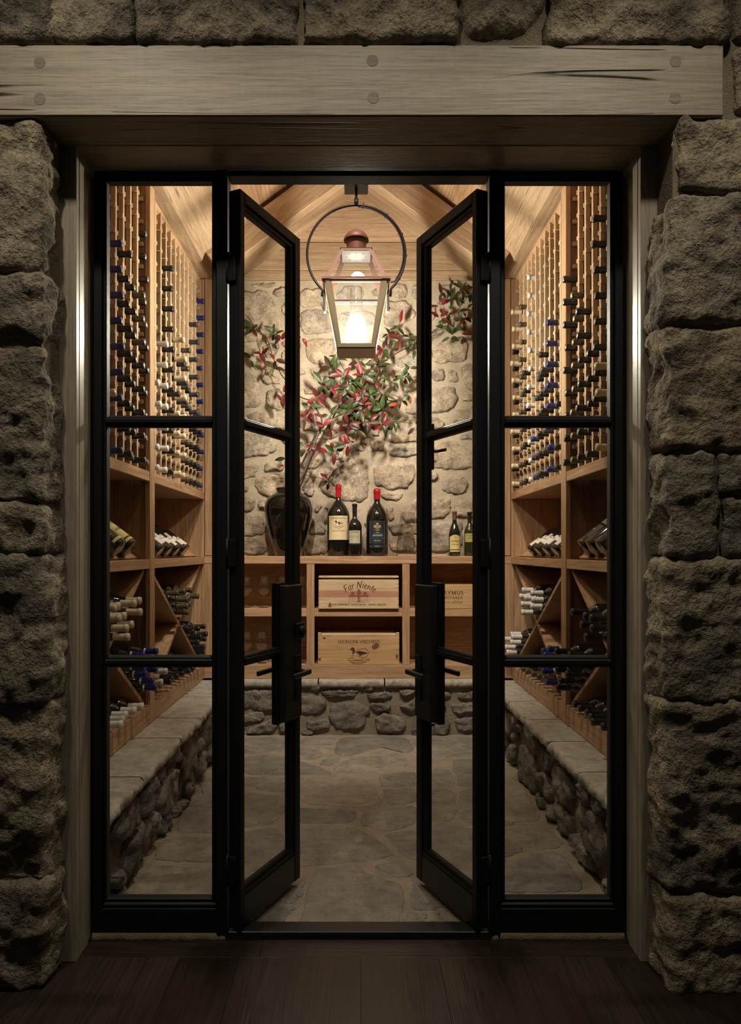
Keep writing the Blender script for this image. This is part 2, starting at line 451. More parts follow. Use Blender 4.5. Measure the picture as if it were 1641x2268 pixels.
def rock_poly(name, mat, parent, poly, fn, h, seed, n=44, rings=(1, .97, .9, .78, .62, .42, .2), rough=1.0, skirt=.03, flat=False, edge=.006):
    """poly in plane coordinates; fn(u, v, height) -> point of the place"""
    if area(poly) < 0: poly = poly[::-1]
    p = resample(chaikin(poly), n)
    p = [(u+edge*(noise.noise(Vector((u*22, v*22, seed)))+.6*noise.noise(Vector((u*70, v*70, seed)))), v+edge*(noise.noise(Vector((u*22, v*22, seed+9.5)))+.6*noise.noise(Vector((u*70, v*70, seed+9.5))))) for u, v in p]
    cu = sum(a for a, b in p)/n; cv = sum(b for a, b in p)/n
    vs = [fn(u, v, -skirt) for u, v in p]; ht = {1: .0, .97: .55, .9: .8, .78: .95, .985: .12, .96: .35, .92: .6, .87: .78, .8: .9}
    for s in rings:
        for u, v in p:
            uu, vv = cu+(u-cu)*s, cv+(v-cv)*s; w = Vector((uu*1.0+seed*3.1, vv, seed*1.7))
            base = (0.82 if s == 1 else 1.0) if flat else ht.get(s, 1.0)
            hh = h*base
            if flat: hh += rough*(.0009*fbm(w, 9, 3)+.0005*fbm(w, 40, 2))
            else: hh += h*rough*(.75*fbm(w, 9, 3)+.35*(noise.voronoi(w*14)[0][0]*2-.6)+.22*fbm(w, 38, 2))*(.5 if s == 1 else 1)
            vs.append(fn(uu, vv, hh))
    w = Vector((cu+seed*3.1, cv, seed*1.7))
    vs.append(fn(cu, cv, h*(1+(0 if flat else .75*rough*fbm(w, 9, 3)))))
    R = len(rings)+1; fs = []
    for r in range(R-1):
        for k in range(n):
            l = (k+1) % n; fs.append((r*n+k, r*n+l, (r+1)*n+l, (r+1)*n+k))
    for k in range(n): fs.append(((R-1)*n+k, (R-1)*n+(k+1) % n, R*n))
    m = MB(); m.add(vs, fs, True); return m.build(name, mat, parent)

def inside(p, x, y):
    c = False
    for i in range(len(p)):
        (x1, y1), (x2, y2) = p[i], p[i-1]
        if (y1 > y) != (y2 > y) and x < (x2-x1)*(y-y1)/(y2-y1)+x1: c = not c
    return c
def filler(x0, x1, y0, y1, polys, seed, sizes, gap=.02, cell=.012, tries=1500):
    """rounded random stones for the places that no traced stone covers"""
    rnd = random.Random(seed); nx = int((x1-x0)/cell)+1; ny = int((y1-y0)/cell)+1
    occ = [[False]*ny for _ in range(nx)]
    for p in polys:
        xs = [a for a, b in p]; ys = [b for a, b in p]
        for i in range(max(0, int((min(xs)-x0)/cell)), min(nx, int((max(xs)-x0)/cell)+2)):
            for j in range(max(0, int((min(ys)-y0)/cell)), min(ny, int((max(ys)-y0)/cell)+2)):
                if inside(p, x0+i*cell, y0+j*cell): occ[i][j] = True
    out = []; g = int(round(gap/cell))
    for t in range(tries):
        s = sizes[min(len(sizes)-1, int(len(sizes)*t/tries))]
        w = s[0]*rnd.uniform(.75, 1.3); h = s[1]*rnd.uniform(.75, 1.25)
        i0 = rnd.randint(-2, nx-1); j0 = rnd.randint(0, ny-1); wi = int(w/cell); hi = int(h/cell)
        ok = j0+hi <= ny+1
        for i in range(max(0, i0-g), min(nx, i0+wi+g)):
            if not ok: break
            for j in range(max(0, j0-g), min(ny, j0+hi+g)):
                if occ[i][j]: ok = False; break
        if not ok: continue
        for i in range(max(0, i0), min(nx, i0+wi)):
            for j in range(max(0, j0), min(ny, j0+hi)): occ[i][j] = True
        a, b = x0+i0*cell, y0+j0*cell; q = lambda k: rnd.uniform(0, .28)*k
        out.append([(a+q(w), b+q(h)*.3), (a+w*.5, b+q(h)*.2), (a+w-q(w), b+q(h)*.3), (a+w, b+h*.5), (a+w-q(w), b+h-q(h)*.3), (a+w*.5, b+h-q(h)*.2), (a+q(w), b+h-q(h)*.3), (a, b+h*.5)])
    return out

# ---------------------------------------------------------------- hall: stone wall, lintel, jambs, plank floor
AX = .004                                     # axis of the doorway
m = MB()
m.box(-2.2, -.903, 2.001, 2.42, 0, 3.7).box(.911, 2.2, 2.001, 2.42, 0, 3.7)
m.box(-.912, .920, 1.995, 2.42, 2.682, 3.7).box(-.906, .914, 2.14, 2.42, 2.56, 2.69).box(-.906, .914, 2.14, 2.316, 2.504, 2.56)
wall_front = struct(m.build('wall_front', M['mortar_hall']), 'rough grey-brown stone wall around the cellar doorway with sandy mortar', 'stone wall')
def zz(y, Y=2.0): return CH-(y-VY)*Y/F
def xx(x, Y=2.0): return (x-VX)*Y/F
lefts = [(258, 606, -.905), (611, 763, -.898), (769, 1109, -.897), (1119, 1227, -.896), (1233, 1553, -.893), (1561, 1950, -.893), (1958, 2187, -.890)]
for i, (a, b, xr) in enumerate(lefts):
    rock_block('stone', M['stone_hall'], wall_front, -1.36, xr, 1.985, 2.118, zz(b)+.001, zz(a)-.001, 11+i, r=.014 if i else .03, amp=.012)
rights = [(262, 428, 1500, 1720), (436, 714, 1478, 1720), (724, 993, 1476, 1720), (1003, 1236, 1476, 1580), (1243, 1550, 1472, 1720), (1559, 1976, 1474, 1720), (1984, 2190, 1484, 1720)]
for i, (a, b, l, r) in enumerate(rights):
    rock_block('stone', M['stone_hall'], wall_front, xx(l), xx(r), 1.985, 2.118, zz(b)+.001, zz(a)-.001, 31+i, r=.016, amp=.012)
for i, (a, b, l, r) in enumerate([(1004, 1090, 1592, 1720), (1102, 1234, 1597, 1720), (112, 250, 1624, 1760), (-60, 96, 1622, 1760)]):
    rock_block('stone', M['stone_hall'], wall_front, xx(l), xx(r), 1.985, 2.1, zz(b)+.003, zz(a)-.003, 51+i, r=.014, amp=.010)
tops = [(-150, 110, -90, 92), (122, 302, -100, 92), (322, 652, -110, 94), (668, 1006, -90, 90), (1214, 1600, -100, 96)]
for i, (l, r, t, b) in enumerate(tops):
    rock_block('stone', M['stone_hall'], wall_front, xx(l), xx(r), 1.968, 2.1, zz(b, 1.98), zz(t), 71+i, r=.016, amp=.014)
poly = [xx(1018), zz(95)], [xx(1160), zz(95)], [xx(1222), zz(0)], [xx(1250), zz(-70)], [xx(1018), zz(-80)]
rock_poly('stone', M['stone_hall'], wall_front, [tuple(p) for p in poly], lambda u, v, h: (u, 2.03-h, v), .055, 91, n=130, rings=(1, .985, .96, .92, .87, .8, .72, .63, .53, .42, .3, .16), rough=.55)

for k_, (xa, xb, za, zb_) in enumerate(((-2.2, -1.38, .0, 3.6), (1.235, 2.2, .0, 3.6), (-1.36, 1.38, 2.99, 3.6))):
    for i, q in enumerate(filler(xa, xb, za, zb_, [], 60+k_, [(.5, .28), (.36, .2), (.22, .13)], gap=.02, cell=.02, tries=4000)):
        if max(a for a, b in q) > xb+.02 or min(a for a, b in q) < xa-.02: continue
        rock_poly('stone', M['stone_hall'], wall_front, q, lambda u, v, h: (u, 2.004-h, v), .03, 900+i+40*k_, n=64, rough=.7, edge=.012)
trim_1 = MB().box(-1.03, 1.035, 1.975, 2.118, 2.4755, 2.678, b=.004).build('trim_1', M['lintel'])
struct(trim_1, 'weathered grey-beige oak lintel beam with cracks and round pegs over the doorway', 'lintel beam')
for px, py in ((88, 138), (88, 219), (825, 134), (827, 216), (1496, 136), (1495, 217)):
    p = P(px, py, 1.975); n = 20
    mm = MB(); mm.add([(p.x+.0165*math.cos(2*math.pi*k/n), y, p.z+.0165*math.sin(2*math.pi*k/n)) for y in (1.985, 1.9742) for k in range(n)],
           [(k, (k+1) % n, (k+1) % n+n, k+n) for k in range(n)]+[tuple(range(n, 2*n))])
    mm.build('peg', M['lintel_peg'], trim_1)
trim_2 = struct(MB().box(-.906, .914, 2.121, 2.316, 2.4762, 2.502, b=.003).build('trim_2', M['grey_x']), 'grey oak soffit board behind the lintel beam', 'soffit board')
for k, sx in enumerate((-1, 1)):
    t = empty('trim_%d' % (3+k)); struct(t, ('left' if sx < 0 else 'right')+' grey oak door jamb with a thin front casing', 'door jamb')
    e = AX+sx*.857
    bx('casing', M['grey_z'], t, e, e+sx*.054, 2.125, 2.147, .0, 2.4755, b=.002)
    bx('jamb_board', M['grey_z'], t, e, e+sx*.03, 2.149, 2.222, .0, 2.4755, b=.003)
    bx('stop', M['grey_z'], t, e+sx*.006, e+sx*.03, 2.2225, 2.254, .0, 2.4755, b=.002)
    bx('inner_jamb', M['grey_z'], t, e+sx*.002, e+sx*.06, 2.318, 2.42, .0, 2.555, b=.002)

floor = empty('floor'); struct(floor, 'dark stained wide oak plank floor of the hall', 'plank floor')
seams = [-1.7, -1.35, -1.02, -.75, -.545, -.362, .01, .25, .50, .761, 1.02, 1.35, 1.7]
for i in range(len(seams)-1):
    bx('plank', M['walnut'], floor, seams[i]+.0003, seams[i+1]-.0003, -.6, 2.1498, -.02, 0, b=.0005)
for a, b in ((-.915, -.3), (-.2988, .42), (.4212, .92)):
    bx('plank', M['walnut_x'], floor, a, b, 2.1502, 2.247, -.02, 0, b=.0005)
for a, b in ((-.852, -.424), (.432, .86)):
    m = MB(); k = 36; rows = []
    for j, (y, z) in enumerate(((2.249, .0), (2.2495, .004), (2.252, .016), (2.2555, .017))):
        rows.append([(a+(b-a)*i/k, y-(.006*noise.noise(Vector((i*.6, 1, a*9))) if j < 2 else 0), z) for i in range(k+1)])
    m.quad_strip(rows); o = m.build('mortar_bead', M['caulk'], floor)

# ---------------------------------------------------------------- steel sidelights
def sidelight(name, sx, label):
    w = empty(name, (AX, 2.256, 0)); struct(w, label, 'window')
    S = M['steel']; X = lambda a: sx*a
    xo, xi = .854, .4215; go, gi = .816, .475
    zt, zgt, zgb = 2.4745, 2.446, .122
    bx('stile', S, w, X(xo), X(.828), 0, .058, .018, zt, b=.002)
    bx('stile', S, w, X(xi), X(.457), -.006, .058, .0, zt, b=.002)
    bx('bead', S, w, X(.8275), X(go), .010, .046, zgb-.03, zgt+.004, b=.004)
    bx('bead', S, w, X(.4575), X(gi), .010, .046, zgb-.03, zgt+.004, b=.004)
    bx('top_rail', S, w, X(.8275), X(.4575), 0, .058, 2.456, zt, b=.002)
    bx('bead', S, w, X(.8275), X(.4575), .010, .046, zgt, 2.4555, b=.004)
    bx('kick_plate', S, w, X(.8275), X(.4575), .002, .056, .018, .094, b=.002)
    bx('bead', S, w, X(.8275), X(.4575), .006, .050, .0945, .110, b=.005)
    bx('bead', S, w, X(.820), X(.465), .014, .044, .1105, zgb, b=.004)
    zs = [zgb, .889, 1.669, zgt]
    for z in zs[1:3]:
        mu = bx('muntin', S, w, X(go+.001), X(gi-.001), .014, .042, z-.019, z+.019, b=.006)
        bx('bead', S, mu, X(go+.004), X(gi-.004), .004, .0138, z-.009, z+.009, b=.004)
    for i in range(3):
        bx('pane', M['pane'], w, X(go+.002), X(gi-.002), .024, .030, zs[i]+.018*(i > 0), zs[i+1]-.018*(i < 2), b=0)
    return w
sidelight('window_1', -1, 'black steel sidelight with three glass panes beside the left door leaf')
sidelight('window_2', 1, 'black steel sidelight with three glass panes beside the right door leaf')
tr = empty('trim_5', (0, 2.256, 0)); struct(tr, 'black steel head and threshold of the double door frame', 'door frame')
bx('head', M['steel'], tr, AX-.4205, AX+.4205, 0, .058, 2.458, 2.4745)
bx('threshold', M['steel2'], tr, AX-.4205, AX+.4205, -.002, .062, .001, .022, b=.003)

# ---------------------------------------------------------------- open double doors
def door(name, s, label):
    a = math.radians(66); hx = AX+s*-.379 if s > 0 else AX+.379
    d = empty(name, (hx, 2.245, 0), (0, 0, a if s > 0 else math.pi-a)); struct(d, label, 'door')
    S = M['steel']; T = lambda t: s*t
    L, H0, H1 = .400, .030, 2.412
    B = lambda n, par, u0, u1, t0, t1, z0, z1, b=.002, mat=S: bx(n, mat, par, u0, u1, T(t0), T(t1), z0, z1, b=b)
    B('stile', d, 0, .026, 0, .044, H0, H1); B('stile', d, .362, L, 0, .044, H0, H1)
    B('bead', d, .0265, .034, .006, .036, .138, H1-.03, .003); B('bead', d, .340, .3615, .008, .034, .138, H1-.03, .004)
    B('top_rail', d, .0265, .3615, 0, .044, 2.376, H1); B('bead', d, .0265, .3615, .007, .036, 2.358, 2.3755, .004)
    B('kick_plate', d, .0265, .3615, .002, .042, H0, .128, .002, M['steel2'])
    B('bead', d, .0265, .3615, .004, .038, .1285, .143, .004); B('bead', d, .030, .345, .010, .034, .1435, .156, .004)
    zs = [.156, .889, 1.667, 2.358]
    for z in zs[1:3]:
        e = .343 if z > 1 else .268
        mu = B('muntin', d, .0345, e, .010, .036, z-.018, z+.018, .005)
        B('bead', mu, .036, e-.002, .002, .0098, z-.009, z+.009, .003)
    for i in range(3):
        B('pane', d, .0345, .3395, .019, .025, zs[i]+.017*(i > 0), zs[i+1]-.017*(i < 2), 0, M['pane'])
    k = B('lock_box', d, .272, .392, -.012, .020, .635, 1.125, .004, M['steel2'])
    B('lock_box', d, .268, .398, .0205, .046, .625, 1.133, .003)
    B('rose', k, .338, .378, -.018, -.0125, .70, .868, .002)
    if s > 0:
        dp = B('rose', k, .338, .390, -.022, -.0125, .925, .985, .003)
        n = 24; mm = MB(); mm.tube([(.364, T(-.0225), .957), (.364, T(-.036), .957)], .0165, n); mm.build('deadbolt', M['steel'], dp)
    for t0, t1, nm in ((-.0185, -.060, 'out'), (.0465, .088, 'in')):
        mm = MB(); mm.tube([(.358, T(t0), .808), (.358, T(t1), .808)], .009, 12)
        mm.box(.243, .368, T(t1-.006), T(t1+.006), .799, .817, b=.003); mm.build('lever', M['steel2'], k)
    if s < 0:
        mm = MB(); mm.tube([(.372, T(.045), 1.62), (.372, T(.07), 1.62), (.31, T(.072), 1.618)], .006, 8)
        mm.box(.362, .382, T(.044), T(.056), 1.55, 1.72, b=.002); mm.build('flush_bolt', S, d)
        mm = MB(); mm.tube([(.37, T(.044), .60), (.37, T(.06), .60)], .005, 8); mm.build('bolt_stub', S, d)
    for z in (.22, 1.24, 2.16):
        mm = MB(); mm.box(-.012, -.0005, T(.012), T(.042), z-.045, z+.045, b=.002).tube([(-.008, T(.045), z-.05), (-.008, T(.045), z+.05)], .007, 10)
        mm.build('hinge', S, d)
    return d
door('door_1', 1, 'left black steel glazed door leaf standing open, with deadbolt and lever handle')
door('door_2', -1, 'right black steel glazed door leaf standing open, without a deadbolt')

# ---------------------------------------------------------------- cellar shell
YB = 5.08
wall_left = struct(MB().box(-1.47, -1.40, 2.42, 5.3, 0, 3.7).build('wall_left', M['panel_z']), 'timber lined cellar wall behind the left racks', 'wall')
wall_right = struct(MB().box(1.408, 1.478, 2.42, 5.3, 0, 3.7).build('wall_right', M['panel_z']), 'timber lined cellar wall behind the right racks', 'wall')
wall_back = struct(MB().box(-1.40, 1.408, YB, YB+.2, 0, 3.21).build('wall_back', M['mortar_back']), 'cellar back wall of pale fieldstones in wide tan mortar joints', 'stone wall')
A_ = lambda ox, oy, s, L: [[(ox+x/s, oy+y/s) for x, y in p] for p in L]
tr_ = A_(500, 600, 5.47, [
 [(60,300),(230,250),(500,240),(560,320),(620,500),(700,700),(640,745),(430,705),(200,690),(60,660)], [(310,165),(600,160),(620,195),(330,205)],
 [(570,270),(680,205),(800,230),(800,310),(650,330)], [(670,420),(720,380),(830,400),(850,560),(740,570),(690,500)], [(60,735),(330,745),(470,785),(420,860),(240,870),(60,850)],
 [(440,930),(560,860),(640,900),(620,1040),(480,1050)], [(60,930),(300,920),(400,960),(390,1040),(60,1045)], [(290,1110),(500,1090),(640,1120),(620,1200),(370,1200)],
 [(60,1260),(230,1210),(380,1290),(440,1650),(60,1670)], [(430,1290),(500,1260),(640,1290),(660,1370),(480,1390)], [(480,1460),(600,1420),(740,1440),(880,1480),(880,1680),(600,1690),(500,1640)],
 [(660,1010),(740,960),(850,1000),(850,1120),(700,1140)], [(680,1190),(900,1180),(960,1220),(940,1270),(700,1270)], [(900,240),(1140,220),(1260,250),(1260,450),(1100,430),(940,440),(890,400)],
 [(900,500),(1000,470),(1260,480),(1330,750),(920,770)], [(960,900),(1010,830),(1330,810),(1400,900),(1380,1100),(1100,1140),(980,1080)], [(1010,1190),(1180,1170),(1380,1200),(1380,1300),(1040,1290)],
 [(940,1420),(1200,1400),(1180,1500),(970,1510)]])
tr_ += A_(780, 600, 5.293, [
 [(440,170),(620,150),(650,280),(620,330),(470,310)], [(680,180),(900,170),(900,340),(740,340),(690,280)], [(360,360),(620,350),(740,470),(740,560),(540,650),(370,640)],
 [(1000,165),(1380,155),(1420,230),(1300,330),(1000,350)], [(770,400),(960,400),(990,560),(790,640)], [(1000,860),(1150,780),(1340,790),(1360,920),(1320,1050),(1230,1080),(1000,1090),(880,1000)],
 [(1000,1150),(1060,1150),(1090,1230),(1050,1280),(960,1280),(900,1200)], [(1130,1160),(1220,1170),(1250,1240),(1220,1310),(1120,1300)], [(1270,1120),(1440,1080),(1560,1080),(1560,1400),(1350,1390),(1290,1270)],
 [(880,1380),(1200,1370),(1240,1480),(1200,1600),(1010,1670),(860,1660)], [(1280,1470),(1430,1450),(1560,1460),(1560,1530),(1280,1540)], [(1190,1650),(1440,1580),(1560,1570),(1560,1800),(1170,1800)],
 [(600,1450),(780,1420),(860,1500),(850,1690),(620,1680)], [(430,1030),(700,1010),(780,1080),(760,1140),(540,1130)]])
tr_ += A_(500, 900, 5.47, [
 [(240,80),(600,65),(880,90),(880,310),(740,300),(560,240),(260,170)], [(60,350),(220,330),(450,330),(620,420),(620,540),(480,600),(220,630),(60,620)], [(60,690),(350,665),(410,740),(340,860),(230,900),(60,890)],
 [(460,720),(520,670),(700,670),(740,700),(700,770),(480,790)], [(340,930),(380,860),(600,830),(860,870),(860,1070),(560,1110),(400,1060)], [(60,950),(290,950),(280,1040),(60,1040)],
 [(60,1090),(330,1090),(360,1180),(300,1270),(60,1280)], [(60,1320),(400,1300),(480,1400),(480,1560),(60,1570)], [(60,1600),(500,1600),(520,1790),(60,1790)], [(890,460),(1180,440),(1240,500),(1100,540),(900,560)],
 [(900,130),(1180,110),(1300,180),(1280,300),(900,290)], [(900,640),(1110,620),(1150,720),(1080,760),(900,740)], [(930,950),(1060,900),(1070,1060),(1040,1090),(930,1050)], [(1070,1200),(1180,1190),(1120,1280),(1070,1280)],
 [(1060,1320),(1190,1310),(1220,1550),(1010,1560)], [(1010,1585),(1230,1585),(1230,1790),(960,1790)], [(1130,920),(1300,760),(1500,640),(1640,620),(1720,640),(1740,1100),(1620,1160),(1480,1160),(1180,1060)],
 [(1540,470),(1640,440),(1700,480),(1680,545),(1580,540)]])
tr_ += A_(780, 900, 5.293, [
 [(400,300),(470,200),(760,140),(860,200),(860,420),(620,420),(420,420)], [(220,300),(310,290),(320,350),(230,355)], [(210,400),(390,400),(370,520),(230,500)], [(430,560),(520,490),(770,480),(830,540),(700,590),(450,580)],
 [(240,720),(330,700),(640,640),(730,700),(740,820),(640,960),(420,970),(260,930)], [(340,1020),(620,1020),(540,1110),(350,1080)], [(580,1200),(690,1100),(860,1090),(860,1350),(580,1330)],
 [(400,1180),(480,1180),(490,1320),(420,1340)], [(430,1380),(860,1370),(860,1480),(440,1490)], [(430,1530),(760,1500),(860,1520),(860,1690),(440,1700)],
 [(960,430),(1180,400),(1330,480),(1440,560),(1560,600),(1500,700),(1270,740),(1060,740),(960,710),(880,600)], [(1050,850),(1150,800),(1300,810),(1360,930),(1310,1030),(1200,1040),(1050,990)],
 [(1400,780),(1560,760),(1560,950),(1430,950)], [(880,1080),(1150,1070),(1130,1250),(1060,1310),(880,1340)], [(1190,1110),(1440,1070),(1560,1080),(1560,1310),(1180,1290)],
 [(880,1380),(1060,1350),(1300,1370),(1290,1560),(1250,1690),(880,1700)], [(1320,1370),(1560,1370),(1560,1690),(1310,1690)], [(1240,320),(1440,290),(1560,290),(1560,390),(1250,385)], [(870,790),(990,780),(1010,840),(940,870),(870,860)],
 [(1000,130),(1080,170),(1080,250),(1000,280),(880,250),(880,130)]])
back = []
for p in tr_:
    q = [((x-VX)*YB/F, CH-(y-VY)*YB/F) for x, y in p]
    back.append(q)
back += filler(-1.05, 1.06, 1.16, 3.15, back, 5, [(.34, .19), (.24, .14), (.17, .10), (.10, .06)], gap=.024)
fb = lambda u, v, h: (u, YB-h, v)
for i, q in enumerate(back):
    rock_poly('stone', M['stone_back'], wall_back, q, fb, .014+.010*random.Random(i).random(), 200+i, n=64, rough=.85, edge=.013)

# gable, tie beam, ceiling, truss
def zc(x, top=3.90): return top-.74*abs(x-AX)
gy = YB-.03
tie = struct(MB().box(-1.40, 1.408, gy, YB+.2, 3.275, 3.475, b=.006).build('trim_6', M['timber_x']), 'wide cracked timber tie beam above the back stone wall', 'beam')
struct(MB().box(-1.40, 1.408, gy+.008, YB+.2, 3.205, 3.2745, b=.004).build('trim_7', M['timber_x']), 'thin timber board between tie beam and back stone wall', 'board')
gab = empty('wall_gable'); struct(gab, 'gable end wall of warm horizontal oak boards above the tie beam', 'board wall')
z = 3.4765
for hgt in (.145, .15, .15, .15):
    z1 = min(z+hgt-.0015, 3.98)
    bx('board', M['pale_x'], gab, -1.40, 1.408, gy+.012, YB+.15, z, z1, b=.0015); z += hgt
ceil = empty('ceiling'); struct(ceil, 'vaulted ceiling of warm oak planks', 'ceiling')
sl = math.hypot(1, .74)
for s in (-1, 1):
    x = .0
    while x < 1.45:
        w = .15; a, b = x+.0008, x+w-.0008
        poly = [(AX+s*a, 3.90-.74*a), (AX+s*b, 3.90-.74*b), (AX+s*b, 3.93-.74*b), (AX+s*a, 3.93-.74*a)]
        if s > 0: poly = poly[::-1]
        MB().prism(poly, 'y', 2.40, 5.12).build('plank', M['oak_y'], ceil); x += w
    pl = [(AX+s*1.40, 3.105), (AX+s*.996, 3.105), (AX+s*.985, 3.118), (AX+s*.70, 3.33), (AX+s*.76, 3.36), (AX+s*1.40, 3.36)]
    if s < 0: pl = pl[::-1]
    o = MB().prism(pl, 'y', 2.42, 4.77).build('trim_%d' % (8 if s < 0 else 9), M['timber_y'])
    struct(o, ('left' if s < 0 else 'right')+' heavy cracked timber plate under the ceiling above the bottle racks', 'beam')
tz = 3.655
for s in (-1, 1):
    # rafter: front face at 4.42, underside falls outwards with the roof pitch
    al = math.atan(.74); L_ = .872/math.cos(al); hh = .165
    mm = MB().box(-.01, L_, 4.42-4.56, 4.70-4.56, .0, hh, b=.004)
    o = mm.build('trim_%d' % (10 if s < 0 else 11), M['timber_x'])
    o.location = (AX, 4.56, tz); o.rotation_euler = (0, al, 0) if s > 0 else (0, -al, 0)
    if s < 0: o.rotation_euler = (0, al, math.pi)
    struct(o, ('left' if s < 0 else 'right')+' timber rafter of the roof truss behind the lantern', 'rafter')
    c = struct(MB().box(AX+s*1.043, AX+s*.925, 4.772, 4.86, 1.2135, 3.105, b=.003).build('trim_%d' % (12 if s < 0 else 13), M['oak_z']),
        ('left' if s < 0 else 'right')+' oak corner post between racks and back stone wall', 'post')
struct(MB().box(-1.4, 1.408, 2.42, 5.3, 3.95, 4.0).build('ceiling_lid', M['panel_x']), 'roof boards above the ceiling', 'roof')

# ---------------------------------------------------------------- stone ledge round the cellar
EL, ER, LT = -.818, .872, .376
for nm, s, e in (('wall_ledge_left', -1, EL), ('wall_ledge_right', 1, ER)):
    wx = e+s*.05
    lo = struct(MB().box(wx, s*1.40, 2.42, 4.76, 0, LT-.052).build(nm, M['mortar_ledge']), ('left' if s < 0 else 'right')+' low rubble stone ledge along the cellar floor with flat slabs on top', 'stone ledge')
    f = filler(2.44, 4.72, .0, LT-.056, [], 40+s, [(.34, .17), (.22, .13), (.15, .09), (.09, .05)], gap=.014, tries=2200)
    for i, q in enumerate(f):
        rock_poly('stone', M['stone_ledge'], lo, q, lambda u, v, h: (wx-s*h, u, v) if s < 0 else (wx-h, u, v), .034, 400+i+s*70, n=44, rough=.8, edge=.012)
    js = [2.30, 2.70, 3.26, 3.65, 4.17, 4.715] if s < 0 else [2.30, 2.76, 3.20, 3.62, 4.05, 4.715]
    for i in range(5):
        a, b = js[i]+.005, js[i+1]-.005; k = 40; rows = []
        prof = ((s*1.40, LT-.05), (wx+s*.05, LT-.05), (e+s*.012, LT-.048), (e+s*.001, LT-.036), (e, LT-.018), (e+s*.006, LT-.004), (e+s*.018, LT), (e+s*.1, LT), (s*1.40, LT))
        for j, (x, z) in enumerate(prof):
            r = []
            for t in range(k+1):
                y = a+(b-a)*t/k; am = .016 if 2 <= j <= 6 else 0
                n_ = am*fbm(Vector((y*2, s*3+i, z*20)), 6, 4)
                r.append((x+n_, y, z+(.25*n_ if j < 6 else 0)))
            rows.append(r)
        mm = MB(); mm.quad_strip(rows if s < 0 else [r[::-1] for r in rows])
        for rr, fl in ((0, 0), (k, 1)):
            vs = [r[rr] for r in (rows)]; mm.add(vs, [tuple(range(len(vs)))])
        mm.build('slab', M['slab'], lo)
wy = 4.742
lo = struct(MB().box(EL-.05, ER+.05, wy, YB, 0, LT-.052).build('wall_ledge_back', M['mortar_ledge']), 'low rubble stone ledge under the back oak shelving', 'stone ledge')
pl_ = A_(500, 1220, 2.781, [[(110,860),(300,850),(310,985),(150,980),(60,940)], [(110,1000),(235,990),(240,1040),(110,1060)], [(150,1090),(330,1020),(310,1120),(120,1130)], [(320,1010),(410,1000),(450,1060),(330,1120)],
 [(455,890),(540,880),(630,930),(600,1000),(455,1010)], [(490,1040),(640,1030),(640,1090),(510,1100)], [(640,960),(730,925),(860,940),(890,990),(850,1090),(690,1105),(640,1040)], [(580,860),(830,850),(800,890),(600,900)],
 [(870,880),(980,860),(1030,890),(1000,910),(880,910)], [(880,940),(1020,940),(1010,980),(900,985)], [(920,1030),(970,1000),(1110,1020),(1100,1110),(930,1120)], [(1070,960),(1180,890),(1180,970),(1120,990)], [(1060,850),(1170,850),(1150,880),(1080,890)],
 [(1380,940),(1535,930),(1560,990),(1400,1000)], [(1420,880),(1540,850),(1560,910),(1430,915)], [(1400,1040),(1540,1015),(1560,1110),(1430,1110)], [(1140,1100),(1180,1010),(1370,1020),(1380,1130),(1150,1140)], [(1180,880),(1370,860),(1390,900),(1200,930)]])
pl_ = [[((x-VX)*wy/F, CH-(y-VY)*wy/F) for x, y in p] for p in pl_]
pl_ += filler(EL-.04, ER+.04, .0, LT-.056, pl_, 77, [(.2, .12), (.12, .08), (.07, .05)], gap=.014)
for i, q in enumerate(pl_):
    rock_poly('stone', M['stone_ledge'], lo, q, lambda u, v, h: (u, wy-h, v), .022, 600+i, n=56, rough=.9, edge=.012)
xs = [EL+.004, -.262, .185, .52, ER-.004]
for i in range(4):
    a, b = xs[i]+.004, xs[i+1]-.004; k = 40; rows = []
    for j, (y, z) in enumerate(((YB, LT-.05), (wy, LT-.05), (wy-.026, LT-.048), (wy-.034, LT-.034), (wy-.034, LT-.016), (wy-.028, LT-.003), (wy-.016, LT), (YB, LT))):
        rows.append([(a+(b-a)*t/k, y+(.014*fbm(Vector((t*.12+i*3, j*.5, 2)), 3, 4) if 2 <= j <= 5 else 0), z) for t in range(k+1)])
    mm = MB(); mm.quad_strip([r[::-1] for r in rows]); mm.build('slab', M['slab'], lo)

